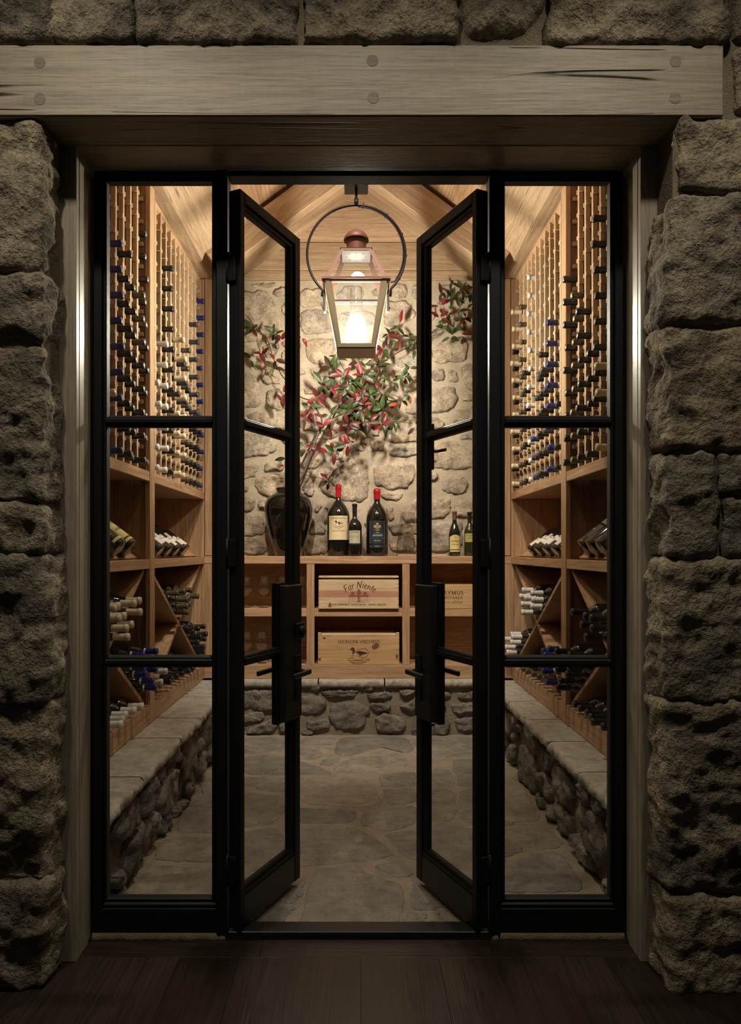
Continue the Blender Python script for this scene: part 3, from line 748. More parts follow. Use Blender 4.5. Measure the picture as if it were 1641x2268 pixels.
# ---------------------------------------------------------------- flagstone floor of the cellar
fl = struct(MB().box(-1.4, 1.408, 2.318, 5.1, -.05, .0).build('floor_cellar', M['mortar_floor']), 'irregular grey flagstone floor of the cellar with pale joints', 'flagstone floor')
FL = A_(500, 1600, 2.781, [
 [(545,905),(800,872),(870,930),(960,970),(1050,990),(1105,1060),(1100,1150),(1060,1230),(1040,1268),(440,1268),(470,1180),(500,1050)], [(110,1268),(290,1125),(430,1135),(360,1230),(330,1268)], [(310,1110),(490,960),(470,1060),(435,1120)],
 [(1145,1000),(1180,980),(1350,1130),(1280,1160),(1145,1150)], [(1120,1172),(1260,1180),(1180,1248),(1117,1255)], [(1150,1262),(1370,1155),(1470,1268)],
 [(455,640),(640,638),(800,652),(900,704),(970,764),(1050,824),(930,848),(780,862),(560,882),(455,895),(380,890),(390,700)], [(920,882),(1070,850),(1165,945),(1060,958),(960,920)], [(980,685),(1090,670),(1180,675),(1185,860),(1065,800)],
 [(830,645),(850,545),(1000,532),(1170,508),(1180,615),(1080,655),(970,672),(880,640)], [(400,525),(600,535),(810,548),(780,622),(455,626),(390,620)], [(455,400),(520,345),(700,340),(830,345),(915,392),(970,508),(830,525),(700,520),(500,498),(450,470)],
 [(945,324),(1170,300),(1172,398),(960,400)], [(960,410),(1172,408),(1172,495),(1000,515)], [(655,285),(760,228),(970,168),(1115,216),(1117,281),(900,303),(690,318)], [(110,210),(300,200),(455,240),(560,268),(670,322),(400,327),(110,325)],
 [(460,160),(660,152),(640,180),(550,243),(310,190),(370,168)], [(110,97),(450,92),(445,150),(305,184),(110,200)], [(460,100),(670,92),(665,145),(462,150)], [(698,92),(1100,87),(1165,158),(1120,193),(970,150),(740,218),(660,190)],
 [(1115,97),(1535,84),(1535,213),(1290,213),(1175,158)], [(565,260),(640,204),(718,226),(640,272)], [(160,413),(310,342),(490,338),(450,385),(350,436)], [(60,340),(290,338),(155,405),(60,395)], [(60,425),(350,460),(372,540),(290,628),(60,660)],
 [(60,690),(300,645),(368,720),(368,800),(110,990),(60,1000)], [(1180,300),(1290,290),(1370,289),(1410,332),(1412,398),(1290,400),(1182,400)], [(1400,232),(1600,225),(1650,400),(1428,400),(1424,330),(1394,290)], [(1182,412),(1408,412),(1418,598),(1300,618),(1182,560)],
 [(1440,412),(1660,412),(1800,640),(1540,638),(1432,590)], [(1300,652),(1420,644),(1540,662),(1540,1000),(1290,830),(1210,780),(1195,690)]])
FL += A_(200, 1480, 3.544, [[(640,1290),(850,890),(1040,840),(1040,1295)], [(585,1340),(1040,1312),(1040,1530),(525,1510),(505,1450)], [(350,1580),(450,1560),(1040,1555),(1060,1780),(240,1790)]])
FL += A_(1080, 1480, 3.544, [[(100,850),(250,885),(340,1060),(430,1200),(100,1215)], [(100,1240),(400,1230),(600,1360),(550,1415),(380,1430),(150,1300)], [(100,1330),(300,1430),(100,1500)], [(60,1545),(500,1437),(610,1485),(780,1760),(60,1765)]])
flw = []
for p in FL:
    flw.append([(PF(x, y).x, PF(x, y).y) for x, y in p])
n0 = len(flw)
flw += filler(-.86, .90, 2.33, 4.73, flw, 9, [(.4, .3), (.25, .2), (.16, .12), (.1, .08)], gap=.03, cell=.015)
flw = flw[:n0]+[q for q in flw[n0:] if abs(q[0][0]) > .55]
for i, q in enumerate(flw):
    q = [(max(-.865, min(.918, u)), max(2.326, min(4.735, v))) for u, v in q]
    rock_poly('flagstone', M['flag'], fl, q, lambda u, v, h: (u, v, h), .0022+.0014*((i*7) % 5)/5, 800+i, n=72, flat=True, skirt=.01, edge=.011)
# ---------------------------------------------------------------- wine cabinets on both sides
FX, SX, BXK = 1.047, 1.08, 1.385            # face of the frames, face of the slats, back panel
Z0, ZR, ZS0, ZS1, ZU0, ZU1, ZTOP = .3775, .474, 1.1575, 1.205, 1.597, 1.647, 3.10
ROW = lambda r: 1.69+.113*r
me_peg = MB().box(0, .285, -.0055, .0055, 0, .02, b=.001).mesh('rack_rail', M['rack'])
me_div = MB().box(.0225, .300, -.006, .006, ZU1+.001, ZTOP-.04, b=.001).mesh('divider', M['panel_z'])
me_slat = MB().box(0, .022, -.0095, .0095, ZU1+.001, ZTOP, b=.0015).mesh('slat', M['rack'])
def cabinet(s, ya, yb, post, end, slats, pegs_on_walls, label, vis0):
    c = empty('wine_cabinet', (AX, 0, 0)); tag(c, label, 'wine cabinet', 'built-in wine cabinets')
    X = lambda a: s*a
    B = lambda n, m, *a, b=.002: bx(n, M[m], c, X(a[0]), X(a[1]), *a[2:], b=b)
    B('bottom_rail', 'oak_y', FX, FX+.022, ya, yb, Z0, ZR); B('base_shelf', 'oak_y', FX+.0225, BXK, ya, yb, ZR-.024, ZR)
    B('shelf', 'oak_y', FX, FX+.022, ya, yb, ZS0, ZS1); B('shelf', 'oak_y', FX+.0225, BXK, ya, yb, ZS0+.004, ZS1-.001)
    B('rack_rail_board', 'oak_y', FX, FX+.022, ya, yb, ZU0, ZU1); B('rack_shelf', 'oak_y', FX+.0225, BXK, ya, yb, ZU0+.004, ZU1-.001)
    B('back_panel', 'panel_z', BXK+.0005, 1.398, ya-.02, yb, Z0, ZTOP)
    for z0, z1 in ((Z0, ZS0-.001), (ZS1+.0005, ZU0-.0005), (ZU1+.0005, ZTOP)):
        if end: B('end_panel', 'oak_z', FX+.0225, BXK, yb+.0005, yb+.016, z0, z1)
    if end: B('stile', 'oak_z', FX, FX+.022, yb+.0005, yb+.03, Z0, ZTOP)
    if post:
        B('post', 'oak_z', FX-.003, FX+.022, post[0], post[1], Z0+.001, ZTOP)
        B('partition', 'panel_z', FX+.0225, BXK, post[0]+.004, post[1]-.004, Z0+.001, ZTOP)
    # crossed boards of the diamond bins
    y0, y1, z0, z1, t = ya+.002, yb-.002, ZR+.001, ZS0-.001, .010
    for a, b, nm in (((y0, z0), (y1, z1), 0), ((y0, z1), (y1, z0), 1)):
        d = Vector((b[0]-a[0], b[1]-a[1])); d.normalize(); nn = Vector((-d[1], d[0]))
        segs = ((a, b),) if nm == 0 else ((a, None), (None, b))
        cx, cz = (y0+y1)/2, (z0+z1)/2
        for p, q in segs:
            k = t/abs(2*d[0]*d[1])*1.02
            if p is None: p = (cx+d[0]*k, cz+d[1]*k)
            if q is None: q = (cx-d[0]*k, cz-d[1]*k)
            # clip the thickness against the corners
            pp = (p[0]+d[0]*(t*1.2 if p in (a,) else 0), p[1]+d[1]*(t*1.2 if p in (a,) else 0)); qq = (q[0]-d[0]*(t*1.2 if q in (b,) else 0), q[1]-d[1]*(t*1.2 if q in (b,) else 0))
            poly = [(pp[0]+nn[0]*t, pp[1]+nn[1]*t), (pp[0]-nn[0]*t, pp[1]-nn[1]*t), (qq[0]-nn[0]*t, qq[1]-nn[1]*t), (qq[0]+nn[0]*t, qq[1]+nn[1]*t)]
            if s > 0: poly = poly[::-1]
            MB().prism(poly, 'x', X(FX+.024), X(BXK-.001)).build('diagonal_board', M['oak_y'], c)
    # rests on the base shelf
    y = max(ya, vis0)+.05
    while y < yb-.03:
        B('rest_slat', 'rack', FX+.03, BXK-.002, y-.006, y+.006, ZR+.0003, ZR+.009, b=.001); y += .095
    # inclined display board in the open niche
    poly = [(X(FX+.07), ZS1), (X(BXK-.002), ZS1+.201), (X(BXK-.002), ZS1+.216), (X(FX+.06), ZS1+.009)]
    if s < 0: poly = poly[::-1]
    m_ = MB(); m_.prism(poly, 'y', ya+.004, yb-.004); m_.build('display_board', M['oak_y'], c)
    rot = (0, 0, 0) if s > 0 else (0, 0, math.pi)
    for y in slats:
        link('slat', me_slat, c, (X(SX), y, 0), rot); link('divider', me_div, c, (X(SX), y, 0), rot)
        for r in range(1, 13):
            for d in (-.0150, .0150):
                link('rack_rail', me_peg, c, (X(SX-.002), y+d, ROW(r)-.043), rot)
    for y, k in pegs_on_walls:
        for r in range(1, 13):
            o = link('rack_rail', me_peg, c, (X(SX-.002), y, ROW(r)-.043), rot); o.scale = (1, k, 1)
    return c
SL1 = [3.432-.102*k for k in range(6)]; SL2 = [3.741+.1032*k for k in range(10)]
for s, nm in ((-1, 'left'), (1, 'right')):
    cabinet(s, 2.46, 3.516, None, False, SL1, [(3.5125, 1)], nm+' wall oak wine cabinet bay nearest the glass doors', 2.8)
    cabinet(s, 3.599, 4.771, (3.517, 3.598), True, SL2, [(3.624, 4.4), (4.7645, 1)], nm+' wall oak wine cabinet bay next to the back stone wall', 3.6)

# ---------------------------------------------------------------- bottles
def prof(H, R, sh, rn, hn, rnd_=False):
    """H height, R body radius, sh height of the shoulder, rn neck radius, hn start of the neck"""
    p = [(0.0005, .004), (R*.8, .0), (R*.96, .003), (R, .01), (R, sh)]
    for k in range(1, 7):
        t = k/6; w = ((1+math.cos(math.pi*t))/2)**.8
        if rnd_: w = (1-t**2.1)**1.15
        p.append((rn+(R-rn)*w, sh+(hn-sh)*t))
    p += [(rn*.97, hn+(H-hn)*.5), (rn*.95, H-.012), (rn*1.12, H-.011), (rn*1.12, H-.002), (rn*.9, H-.0005), (.0005, H-.0005)]
    return p
def cap_prof(H, rn, z0, bulb=False):
    r = rn*1.05
    if bulb: return [(r*1.02, z0), (r*1.05, H-.05), (r*1.02, H-.034), (r*1.16, H-.026), (r*1.16, H-.008), (r*.95, H+.001), (r*.5, H+.005), (.0004, H+.006)]
    return [(r*1.03, z0), (r, z0+.02), (r*.985, H-.018), (r*1.0, H-.017), (r*1.14, H-.0155), (r*1.14, H-.003), (r*1.03, H+.0004), (.0004, H+.0008)]
BT = {}
def btype(key, H, R, sh, rn, hn, cz, glassm='wine', bulb=False, n=20):
    BT[key] = dict(H=H, R=R, rn=rn, cz=cz, glass=MB().lathe(prof(H, R, sh, rn, hn, R > .045), n).mesh('glass', M[glassm]), cp=cap_prof(H, rn, cz, bulb), n=n, caps={}, sh=sh)
btype('bordeaux', .31, .038, .195, .0145, .237, .243)
btype('burgundy', .31, .040, .150, .0145, .245, .243)
def capmesh(k, c):
    b = BT[k]
    if c not in b['caps']:
        b['caps'][c] = MB().lathe(b['cp'], b['n']).mesh('capsule', M['cap_'+c])
    return b['caps'][c]
me_seal = {}
def sealmesh(k, gold):
    key = (k, gold)
    if key not in me_seal:
        b = BT[k]; r = b['rn']*.8; n = 16
        m = MB(); m.lathe([(r, b['H']+.0009), (r*.86, b['H']+.0018), (r*.3, b['H']+.0012), (.0003, b['H']+.0016)], n)
        me_seal[key] = m.mesh('seal', M['foil_gold' if gold else 'foil_end'])
    return me_seal[key]
me_band = {}
def bottle(k, cap, loc, rot, label, group, seal=None, band=None, name='wine_bottle'):
    e = empty(name, loc, rot); tag(e, label, 'bottle', group)
    link('glass', BT[k]['glass'], e); cp = link('capsule', capmesh(k, cap), e)
    if seal: link('seal', sealmesh(k, seal == 'gold'), cp)
    if band:
        key = (k, band)
        if key not in me_band:
            b = BT[k]; me_band[key] = MB().lathe([(b['rn']*1.06, b['cz']-.001), (b['rn']*1.12, b['cz']-.0005), (b['rn']*1.12, b['cz']+.008), (b['rn']*1.06, b['cz']+.0085)], b['n']).mesh('capsule_band', M['cap_'+band])
        link('capsule_band', me_band[key], cp)
    return e
def frac(y, lo, hi): return (y-lo)/(hi-lo)
ORD = ['first', 'second', 'third', 'fourth', 'fifth', 'sixth', 'seventh', 'eighth', 'ninth', 'tenth', 'eleventh', 'twelfth', 'thirteenth', 'fourteenth']
NICE = {'blue': 'blue', 'black': 'black', 'slate': 'slate grey', 'bronze': 'bronze', 'cream': 'cream', 'white': 'white', 'navy': 'dark navy', 'brown': 'brown'}
def rack(s, gapY, tip, oy, sc, items, col, bay, seal=None):
    """items: (pixel rows in the crop, capsule); tip: how far the bottle tip stands proud of the frame face"""
    side = 'left' if s < 0 else 'right'; used = set()
    for ys, cap in items:
        for y in ys:
            py = oy[0 if y < 10000 else 1]+(y % 10000)/sc
            Z = CH-(py-VY)*(gapY+.01)/F; r = max(0, min(12, round((Z-1.69)/.113)))
            while r in used: r += 1
            if r > 12: continue
            used.add(r)
            rr = random.Random(int(gapY*1000)+r*31+(s > 0)*7)
            k = 'bordeaux' if cap in ('black', 'bronze', 'slate', 'navy', 'white') else 'burgundy'
            x = AX+s*(FX-tip+.31+rr.uniform(-.008, .008))
            R_ = BT[k]['R']; hg = .0285 if abs(gapY-3.4795) < 1e-4 else .0355 if abs(gapY-3.6845) < 1e-4 else .034 if gapY > 4.72 else (.0305 if gapY < 3.5 else .0311)
            zc_ = ROW(r)-.023+math.sqrt(R_*R_-hg*hg)+.0008 if r else ZU1+R_+.001
            a = math.radians(rr.uniform(-.8, .8))
            bottle(k, cap, (x, gapY, zc_), (0, -s*math.pi/2, 0) , '%s capped wine bottle in %s %s rack, %s column from post, %s row up' % (NICE[cap], side, bay, ORD[col], ORD[r]),
                   'wine bottles in the %s %s rack' % (side, bay), seal, 'white' if cap == 'blue' else None)
U = 10000
G1 = lambda k: 3.4795 if k == 0 else 3.483-.102*k
ol, orr = (380, 750), (380, 750); sl, sr = 5.47, 5.128
# left rack by the doors: columns counted from the post
rack(-1, G1(0), 0.000, ol, sl, [([800,1075,1345,1615], 'black'), ([1870], 'bronze'), ([U+115,U+390,U+662,U+930], 'black'), ([U+1215,U+1490], 'bronze')], 0, 'near', 'silver')
rack(-1, G1(1), 0.016, ol, sl, [([1460,1740,2025], 'bronze'), ([U+295,U+578,U+865,U+1140,U+1435], 'black')], 1, 'near', 'silver')
rack(-1, G1(2), 0.002, ol, sl, [([1370,1655,1940,U+215,U+510,U+795,U+1095,U+1385], 'black')], 2, 'near', 'silver')
rack(-1, G1(3), 0.014, ol, sl, [([945,1250,1555,1865,U+140,U+445,U+745,U+1050,U+1355], 'black')], 3, 'near', 'silver')
rack(-1, G1(4), 0.015, ol, sl, [([840,1155,1460,1775,2085,U+365,U+680,U+990,U+1305], 'blue')], 4, 'near', 'silver')
rack(-1, G1(5), 0.018, ol, sl, [([U+610], 'cream')], 5, 'near', 'gold')
G2 = lambda g: 3.6845 if g == 0 else 4.725 if g == 10 else 3.6894+.1032*g
for g, tip, items in (
    (0, 0.007, [([U+490,U+740,U+1000,U+1265,U+1525], 'white')]),
    (1, 0.012, [([2055,U+285,U+525,U+785,U+1040,U+1295,U+1535], 'white')]),
    (2, 0.021, [([1145,1390,1635,1880,2130,U+345,U+590,U+840,U+1095,U+1335,U+1585], 'black')]),
    (3, 0.036, [([U+650], 'black'), ([U+885,U+1130,U+1375,U+1620], 'cream')]),
    (4, 0.037, [([2030,U+235,U+465,U+695,U+930,U+1175,U+1405,U+1640], 'cream')]),
    (5, 0.016, [([U+290,U+515,U+745], 'navy')]),
    (6, 0.009, [([2145,U+340,U+560,U+780,U+1010,U+1235,U+1450,U+1670], 'bronze')]),
    (7, 0.000, [([U+605,U+825], 'navy'), ([U+1275,U+1490,U+1710], 'black')]),
    (8, 0.018, [([1830,2045,U+235,U+440,U+650,U+865], 'slate'), ([U+1090,U+1300,U+1505,U+1725], 'black')]),
    (9, 0.013, [([U+890], 'slate'), ([U+1110,U+1320,U+1525,U+1740], 'black')]),
    (10, 0.003, [([1560,1765,1970,2170,U+355,U+555,U+755,U+960,U+1160,U+1365,U+1570,U+1770], 'blue')])):
    rack(-1, G2(g), tip, ol, sl, items, g, 'far')
# right racks
rack(1, G1(0), 0.020, orr, sr, [([1240,1497,1755,2010,U+362,U+622,U+880,U+1130,U+1385], 'black')], 0, 'near', 'silver')
rack(1, G1(1), 0.012, orr, sr, [([1365,1630,1895,U+260,U+520,U+785,U+1060,U+1320], 'bronze')], 1, 'near', 'gold')
rack(1, G1(2), 0.020, orr, sr, [([1570,1840,U+210,U+480,U+755,U+1030,U+1295], 'black')], 2, 'near', 'silver')
rack(1, G1(3), 0.009, orr, sr, [([2030,U+410,U+695,U+985,U+1255], 'black')], 3, 'near', 'silver')
rack(1, G1(4), 0.013, orr, sr, [([510,805,1090,1380,1665,1960,U+360,U+650,U+960], 'black')], 4, 'near', 'silver')
rack(1, G1(5), 0.036, orr, sr, [([U+280,U+580,U+890,U+1195], 'cream')], 5, 'near', 'gold')
for g, tip, items in (
    (0, 0.012, [([U+695], 'slate'), ([U+1190,U+1430], 'slate')]),
    (1, 0.020, [([1697,1930,U+265,U+505,U+735,U+970,U+1200,U+1455], 'blue')]),
    (2, 0.020, [([U+320,U+555], 'slate'), ([U+785], 'black'), ([U+1015,U+1240], 'bronze')]),
    (3, 0.013, [([2050,U+375,U+600,U+820,U+1050,U+1285,U+1500], 'black')]),
    (4, 0.000, [([U+420,U+635,U+845,U+1080,U+1295,U+1510], 'slate')]),
    (5, 0.000, [([U+1120,U+1330,U+1540], 'blue')]),
    (6, 0.000, [([1175,1385,1590,1800,2000,U+315,U+520,U+725,U+930,U+1145,U+1355,U+1560], 'white')]),
    (7, 0.000, [([U+365,U+562,U+770,U+975,U+1180,U+1385,U+1590], 'black')]),
    (8, 0.003, [([1715,1915,U+15,U+215,U+412,U+605,U+805,U+1015,U+1200,U+1405,U+1605], 'bronze')]),
    (9, 0.030, [([1585,1785,1980,U+270,U+465,U+655,U+845,U+1045,U+1240,U+1437,U+1630], 'cream')]),
    (10, 0.000, [([U+155,U+345,U+535,U+725,U+915,U+1100,U+1295,U+1485,U+1670], 'black')])):
    rack(1, G2(g), tip, orr, sr, items, g, 'far')

# bottles piled in the diamond bins
def pile(s, ya, yb, region, count, cap, where, tip=.045, lim=None, start=None):
    z0, z1 = ZR+.012, ZS0; cy, cz = (ya+yb)/2, (ZR+ZS0)/2; R = .0415; out = []
    k = (z1-ZR)/(yb-ya); kk = math.hypot(1, k)
    def ok(y, z):
        d1 = ((z-ZR)-k*(y-ya))/kk; d2 = ((z-ZR)-k*(yb-y))/kk; g = R+.0115
        if region == 'top' and (d1 < g or d2 < g or z > z1-R-.02): return False
        if region == 'bottom' and (d1 > -g or d2 > -g or z < z0+R): return False
        if region == 'high' and (d1 > -g or d2 < g or y > yb-R-.006): return False     # side towards yb
        if region == 'low' and (d1 < g or d2 > -g or y < ya+R+.006): return False       # side towards ya
        if lim and not (lim[0] <= y <= lim[1]): return False
        return all((y-a)**2+(z-b)**2 >= (2*R+.0006)**2 for a, b in out)
    side = 'left' if s < 0 else 'right'; bay = 'near' if ya < 3 else 'far'
    while len(out) < count:
        best = None; z = ZR+.02
        ys = [ya+i*.004 for i in range(int((yb-ya)/.004))]
        while z < ZS0 and best is None:
            c = [y for y in ys if ok(y, z)]
            if c:
                ref = start if start is not None else cy
                best = (min(c, key=lambda y: abs(y-ref)), z)
            z += .002
        if best is None: break
        out.append(best)
    for i, (y, z) in enumerate(out):
        rr = random.Random(i*13+int(ya*100)+count)
        bottle('burgundy' if cap in ('cream', 'blue') else 'bordeaux', cap, (AX+s*(FX-tip+.31+rr.uniform(-.02, .02)), y, z), (0, -s*math.pi/2, 0),
            '%s capped bottle in %s diamond bin of %s %s cabinet, %s from bottom' % (NICE[cap], where, side, bay, ORD[i]),
            'bottles in the diamond bins', None, 'white' if cap == 'blue' else None)
N1, N2 = (2.46, 3.516), (3.599, 4.771)
pile(-1, *N1, 'top', 10, 'cream', 'upper', .07); pile(-1, *N1, 'high', 8, 'blue', 'side', .045, None, 3.5); pile(-1, *N1, 'bottom', 5, 'white', 'lower', .05, (2.82, 3.3), 3.24)
pile(-1, *N2, 'top', 9, 'bronze', 'upper', .05); pile(-1, *N2, 'high', 9, 'black', 'back side', .03, None, 4.75); pile(-1, *N2, 'low', 4, 'white', 'front side', .04, None, 3.62); pile(-1, *N2, 'bottom', 11, 'black', 'lower', .03)
pile(1, *N2, 'top', 8, 'white', 'upper', .05); pile(1, *N2, 'high', 6, 'white', 'back side', .05, None, 4.75); pile(1, *N2, 'low', 7, 'blue', 'front side', .05, None, 3.62); pile(1, *N2, 'bottom', 11, 'bronze', 'lower', .03)
pile(1, *N1, 'top', 6, 'black', 'upper', .09); pile(1, *N1, 'high', 8, 'black', 'side', .06, None, 3.5); pile(1, *N1, 'bottom', 6, 'black', 'lower', .05, (2.82, 3.4), 3.2)

# ---------------------------------------------------------------- lettering and labels
def arc(cx, cy, rx, ry, a0, a1, n=10): return [(cx+rx*math.cos(math.radians(a0+(a1-a0)*i/n)), cy+ry*math.sin(math.radians(a0+(a1-a0)*i/n))) for i in range(n+1)]
GL = {}
def gl(ch, w, *st, serif=()): GL[ch] = (w, list(st)+[[(x-.11, y), (x+.11, y)] for x, y in serif])
gl('A', .84, [(.08,0),(.42,1)], [(.42,1),(.78,0)], [(.2,.34),(.66,.34)], serif=((.08,0),(.78,0)))
gl('B', .68, [(.14,0),(.14,1)], [(.04,1),(.34,1)]+arc(.34,.76,.22,.24,90,-90)[1:]+[(.14,.52)], [(.34,.52)]+arc(.34,.26,.27,.26,90,-90)+[(.04,0)])
gl('C', .78, arc(.46,.5,.38,.5,45,315,18), [(.73,.62),(.73,.9)])
gl('D', .84, [(.14,0),(.14,1)], [(.04,1),(.34,1)]+arc(.34,.5,.42,.5,90,-90,16)+[(.04,0)])
gl('E', .64, [(.14,0),(.14,1)], [(.04,1),(.56,1),(.56,.82)], [(.14,.52),(.46,.52)], [(.04,0),(.58,0),(.58,.2)])
gl('F', .62, [(.14,0),(.14,1)], [(.04,1),(.56,1),(.56,.82)], [(.14,.52),(.46,.52)], serif=((.14,0),))
gl('G', .82, arc(.46,.5,.38,.5,45,320,18), [(.75,.05),(.75,.4)], [(.55,.42),(.84,.42)])
gl('H', .86, [(.14,0),(.14,1)], [(.7,0),(.7,1)], [(.14,.52),(.7,.52)], serif=((.14,0),(.14,1),(.7,0),(.7,1)))
gl('I', .36, [(.17,0),(.17,1)], serif=((.17,0),(.17,1)))
gl('K', .78, [(.14,0),(.14,1)], [(.64,1),(.16,.45)], [(.3,.6),(.7,0)], serif=((.14,0),(.14,1),(.64,1),(.7,0)))
gl('L', .62, [(.14,0),(.14,1)], [(.04,0),(.56,0),(.56,.2)], serif=((.14,1),))
gl('M', 1.0, [(.12,0),(.16,1)], [(.16,1),(.5,.1)], [(.5,.1),(.84,1)], [(.84,1),(.88,0)], serif=((.12,0),(.88,0)))
gl('N', .86, [(.14,0),(.14,1)], [(.14,1),(.7,0)], [(.7,0),(.7,1)], serif=((.14,0),(.08,1),(.7,1)))
gl('O', .9, arc(.45,.5,.38,.5,0,360,24))
gl('P', .64, [(.14,0),(.14,1)], [(.04,1),(.34,1)]+arc(.34,.74,.24,.26,90,-90)+[(.14,.48)], serif=((.14,0),))
gl('R', .76, [(.14,0),(.14,1)], [(.04,1),(.34,1)]+arc(.34,.75,.22,.25,90,-90)+[(.14,.5)], [(.36,.5),(.72,0)], serif=((.14,0),(.72,0)))
gl('S', .6, arc(.3,.75,.2,.25,30,250,10)+arc(.28,.26,.23,.26,70,-160,12))
gl('T', .72, [(.35,0),(.35,1)], [(.04,.82),(.04,1),(.66,1),(.66,.82)], serif=((.35,0),))
gl('U', .82, [(.14,1),(.14,.35)]+arc(.41,.35,.27,.35,180,360,10)+[(.68,1)], serif=((.14,1),(.68,1)))
gl('V', .82, [(.06,1),(.4,0)], [(.4,0),(.74,1)], serif=((.06,1),(.74,1)))
gl('Y', .78, [(.06,1),(.38,.48)], [(.7,1),(.38,.48)], [(.38,.48),(.38,0)], serif=((.06,1),(.7,1),(.38,0)))
gl('0', .6, arc(.3,.36,.22,.36,0,360,18)); gl('1', .4, [(.1,.56),(.2,.7),(.2,0)], serif=((.2,0),)); gl('9', .56, arc(.28,.48,.2,.22,0,360,14), [(.48,.48),(.4,.14),(.22,0)])
gl('2', .56, arc(.27,.5,.2,.2,160,-30,8)+[(.08,0),(.5,0)]); gl(' ', .42); gl('-', .4, [(.14,.42),(.24,.42)])
# slanted calligraphic lower case
gl('a', .60, arc(.26,.3,.2,.3,50,310,10), [(.50,.64),(.46,.12),(.60,.0)]); gl('r', .42, [(.16,0),(.18,.58)], [(.18,.36)]+arc(.3,.42,.13,.18,170,50,5))
gl('i', .3, [(.14,.6),(.12,.1),(.24,.02)], [(.16,.8),(.2,.86)]); gl('e', .5, [(.08,.3),(.42,.38)]+arc(.25,.38,.17,.22,0,180,6)+arc(.28,.28,.2,.28,180,310,6))
gl('n', .6, [(.12,0),(.14,.58)], [(.14,.4)]+arc(.32,.4,.16,.2,170,10,6)+[(.48,.1),(.58,.02)]); gl('t', .38, [(.2,.9),(.16,.12),(.3,.02)], [(.02,.6),(.36,.62)])
gl('f', .66, [(.02,.0),(.12,.02),(.2,.5),(.3,.97)], [(.0,.80),(.06,.96),(.3,1.0),(.72,1.02),(.8,.94)], [(.06,.50),(.56,.54)]); gl('q', .9, [(-.12,.06),(.06,-.02),(.2,.92),(-.02,.8)], [(.2,.95),(.66,.0)], [(.66,0),(.76,.95),(1.0,1.06)])
gl('l', .3, [(.16,1),(.1,.1),(.22,.02)]); gl('o', .54, arc(.26,.3,.2,.3,0,360,12)); gl('c', .46, arc(.26,.3,.2,.3,50,310,8)); gl('s', .4, arc(.2,.44,.14,.16,30,260,6)+arc(.18,.14,.16,.14,80,-150,6)); gl('p', .56, [(.14,-.35),(.16,.58)], arc(.3,.3,.2,.3,150,-150,10)); gl('d', .58, arc(.26,.3,.2,.3,60,300,10), [(.52,1),(.46,.1),(.56,.02)])
def text_w(t, tr=.0): return sum(GL[c][0]+tr for c in t)-tr
def ribbons(m, strokes, f, thick, thin, eps=0):
    """draw strokes (lists of 2-D points) as flat ribbons; f(u, v) -> point"""
    for st in strokes:
        if len(st) < 2: continue
        L = []; R = []
        for i, p in enumerate(st):
            a = st[max(0, i-1)]; b = st[min(len(st)-1, i+1)]; dx, dy = b[0]-a[0], b[1]-a[1]; l = math.hypot(dx, dy) or 1
            w = (thin+(thick-thin)*abs(dy)/l)/2
            L.append((p[0]-dy/l*w, p[1]+dx/l*w)); R.append((p[0]+dy/l*w, p[1]-dx/l*w))
        vs = [f(*p) for p in L]+[f(*p) for p in R]; n = len(st)
        m.add(vs, [(i, i+n, i+n+1, i+1) for i in range(n-1)])
def write(m, t, f, cx, y, h, tr=.08, width=None, thick=.17, thin=.06, slant=0.0, bend=None):
    w = text_w(t, tr); sx = h if width is None else width/w; x = cx-w*sx/2
    for c in t:
        gw, sts = GL[c]
        def g(u, v, x=x, gw=gw):
            uu = (u+slant*v)*sx; vv = v*h
            if bend is None: return f(x+uu, y+vv)
            a = (x+gw*sx/2-cx)/bend; px, py = cx+math.sin(a)*bend, y-(1-math.cos(a))*bend
            q = uu-gw*sx/2
            return f(px+q*math.cos(a)+vv*math.sin(a), py-q*math.sin(a)+vv*math.cos(a))
        # stroke widths are in glyph units
        ribbons(m, sts, g, thick, thin)
        x += (gw+tr)*sx
def fill(m, poly, f, lift=0): m.add([f(*p) for p in poly], [tuple(range(len(poly)))])
def duck(m, f, cx, cy, s):
    T = lambda L: [(cx+x*s, cy+y*s) for x, y in L]
    fill(m, T([(-.62,.30),(-.66,.42),(-.6,.56),(-.46,.6),(-.34,.52),(-.30,.36),(-.26,.2),(-.36,.05),(-.46,-.1),(-.52,.1),(-.5,.26)]), f)
    fill(m, T([(-.62,.42),(-.86,.36),(-.62,.34)]), f)
    fill(m, T([(-.22,.16),(.1,.28),(.4,.2),(.84,.1),(1.0,.16),(.72,-.02),(.4,-.08),(.2,-.22),(.05,-.06)]), f)
    R_ = lambda st: ribbons(m, [T(x) for x in st], f, .035*s, .035*s)
    R_([[(-.48,-.1),(-.56,-.3),(-.44,-.5),(-.1,-.58),(.4,-.52),(.72,-.3),(1.0,.12)], [(-.2,.2),(.0,.42),(.2,.34),(.3,.5),(.5,.42),(.6,.56),(.8,.36),(.9,.3)], [(-1.0,-.55),(-.5,-.66),(.1,-.62),(.6,-.66),(1.1,-.58)],
        [(-.9,-.4),(-.7,-.44),(-.6,-.4)], [(.7,-.46),(.9,-.5),(1.1,-.44)], [(-.8,-.76),(-.2,-.8),(.3,-.76),(.8,-.78)], [(-.6,-.9),(.0,-.92),(.5,-.88)], [(.1,.18),(.4,.1),(.7,.1)], [(.1,.06),(.4,.0),(.6,.0)], [(.0,-.2),(.25,-.36),(.5,-.3)]])
def flatmap(o, ux, uz, eps):     # a plane that faces the viewer side -y of its box
    return lambda u, v: (o[0]+u, o[1]-eps, o[2]+v)
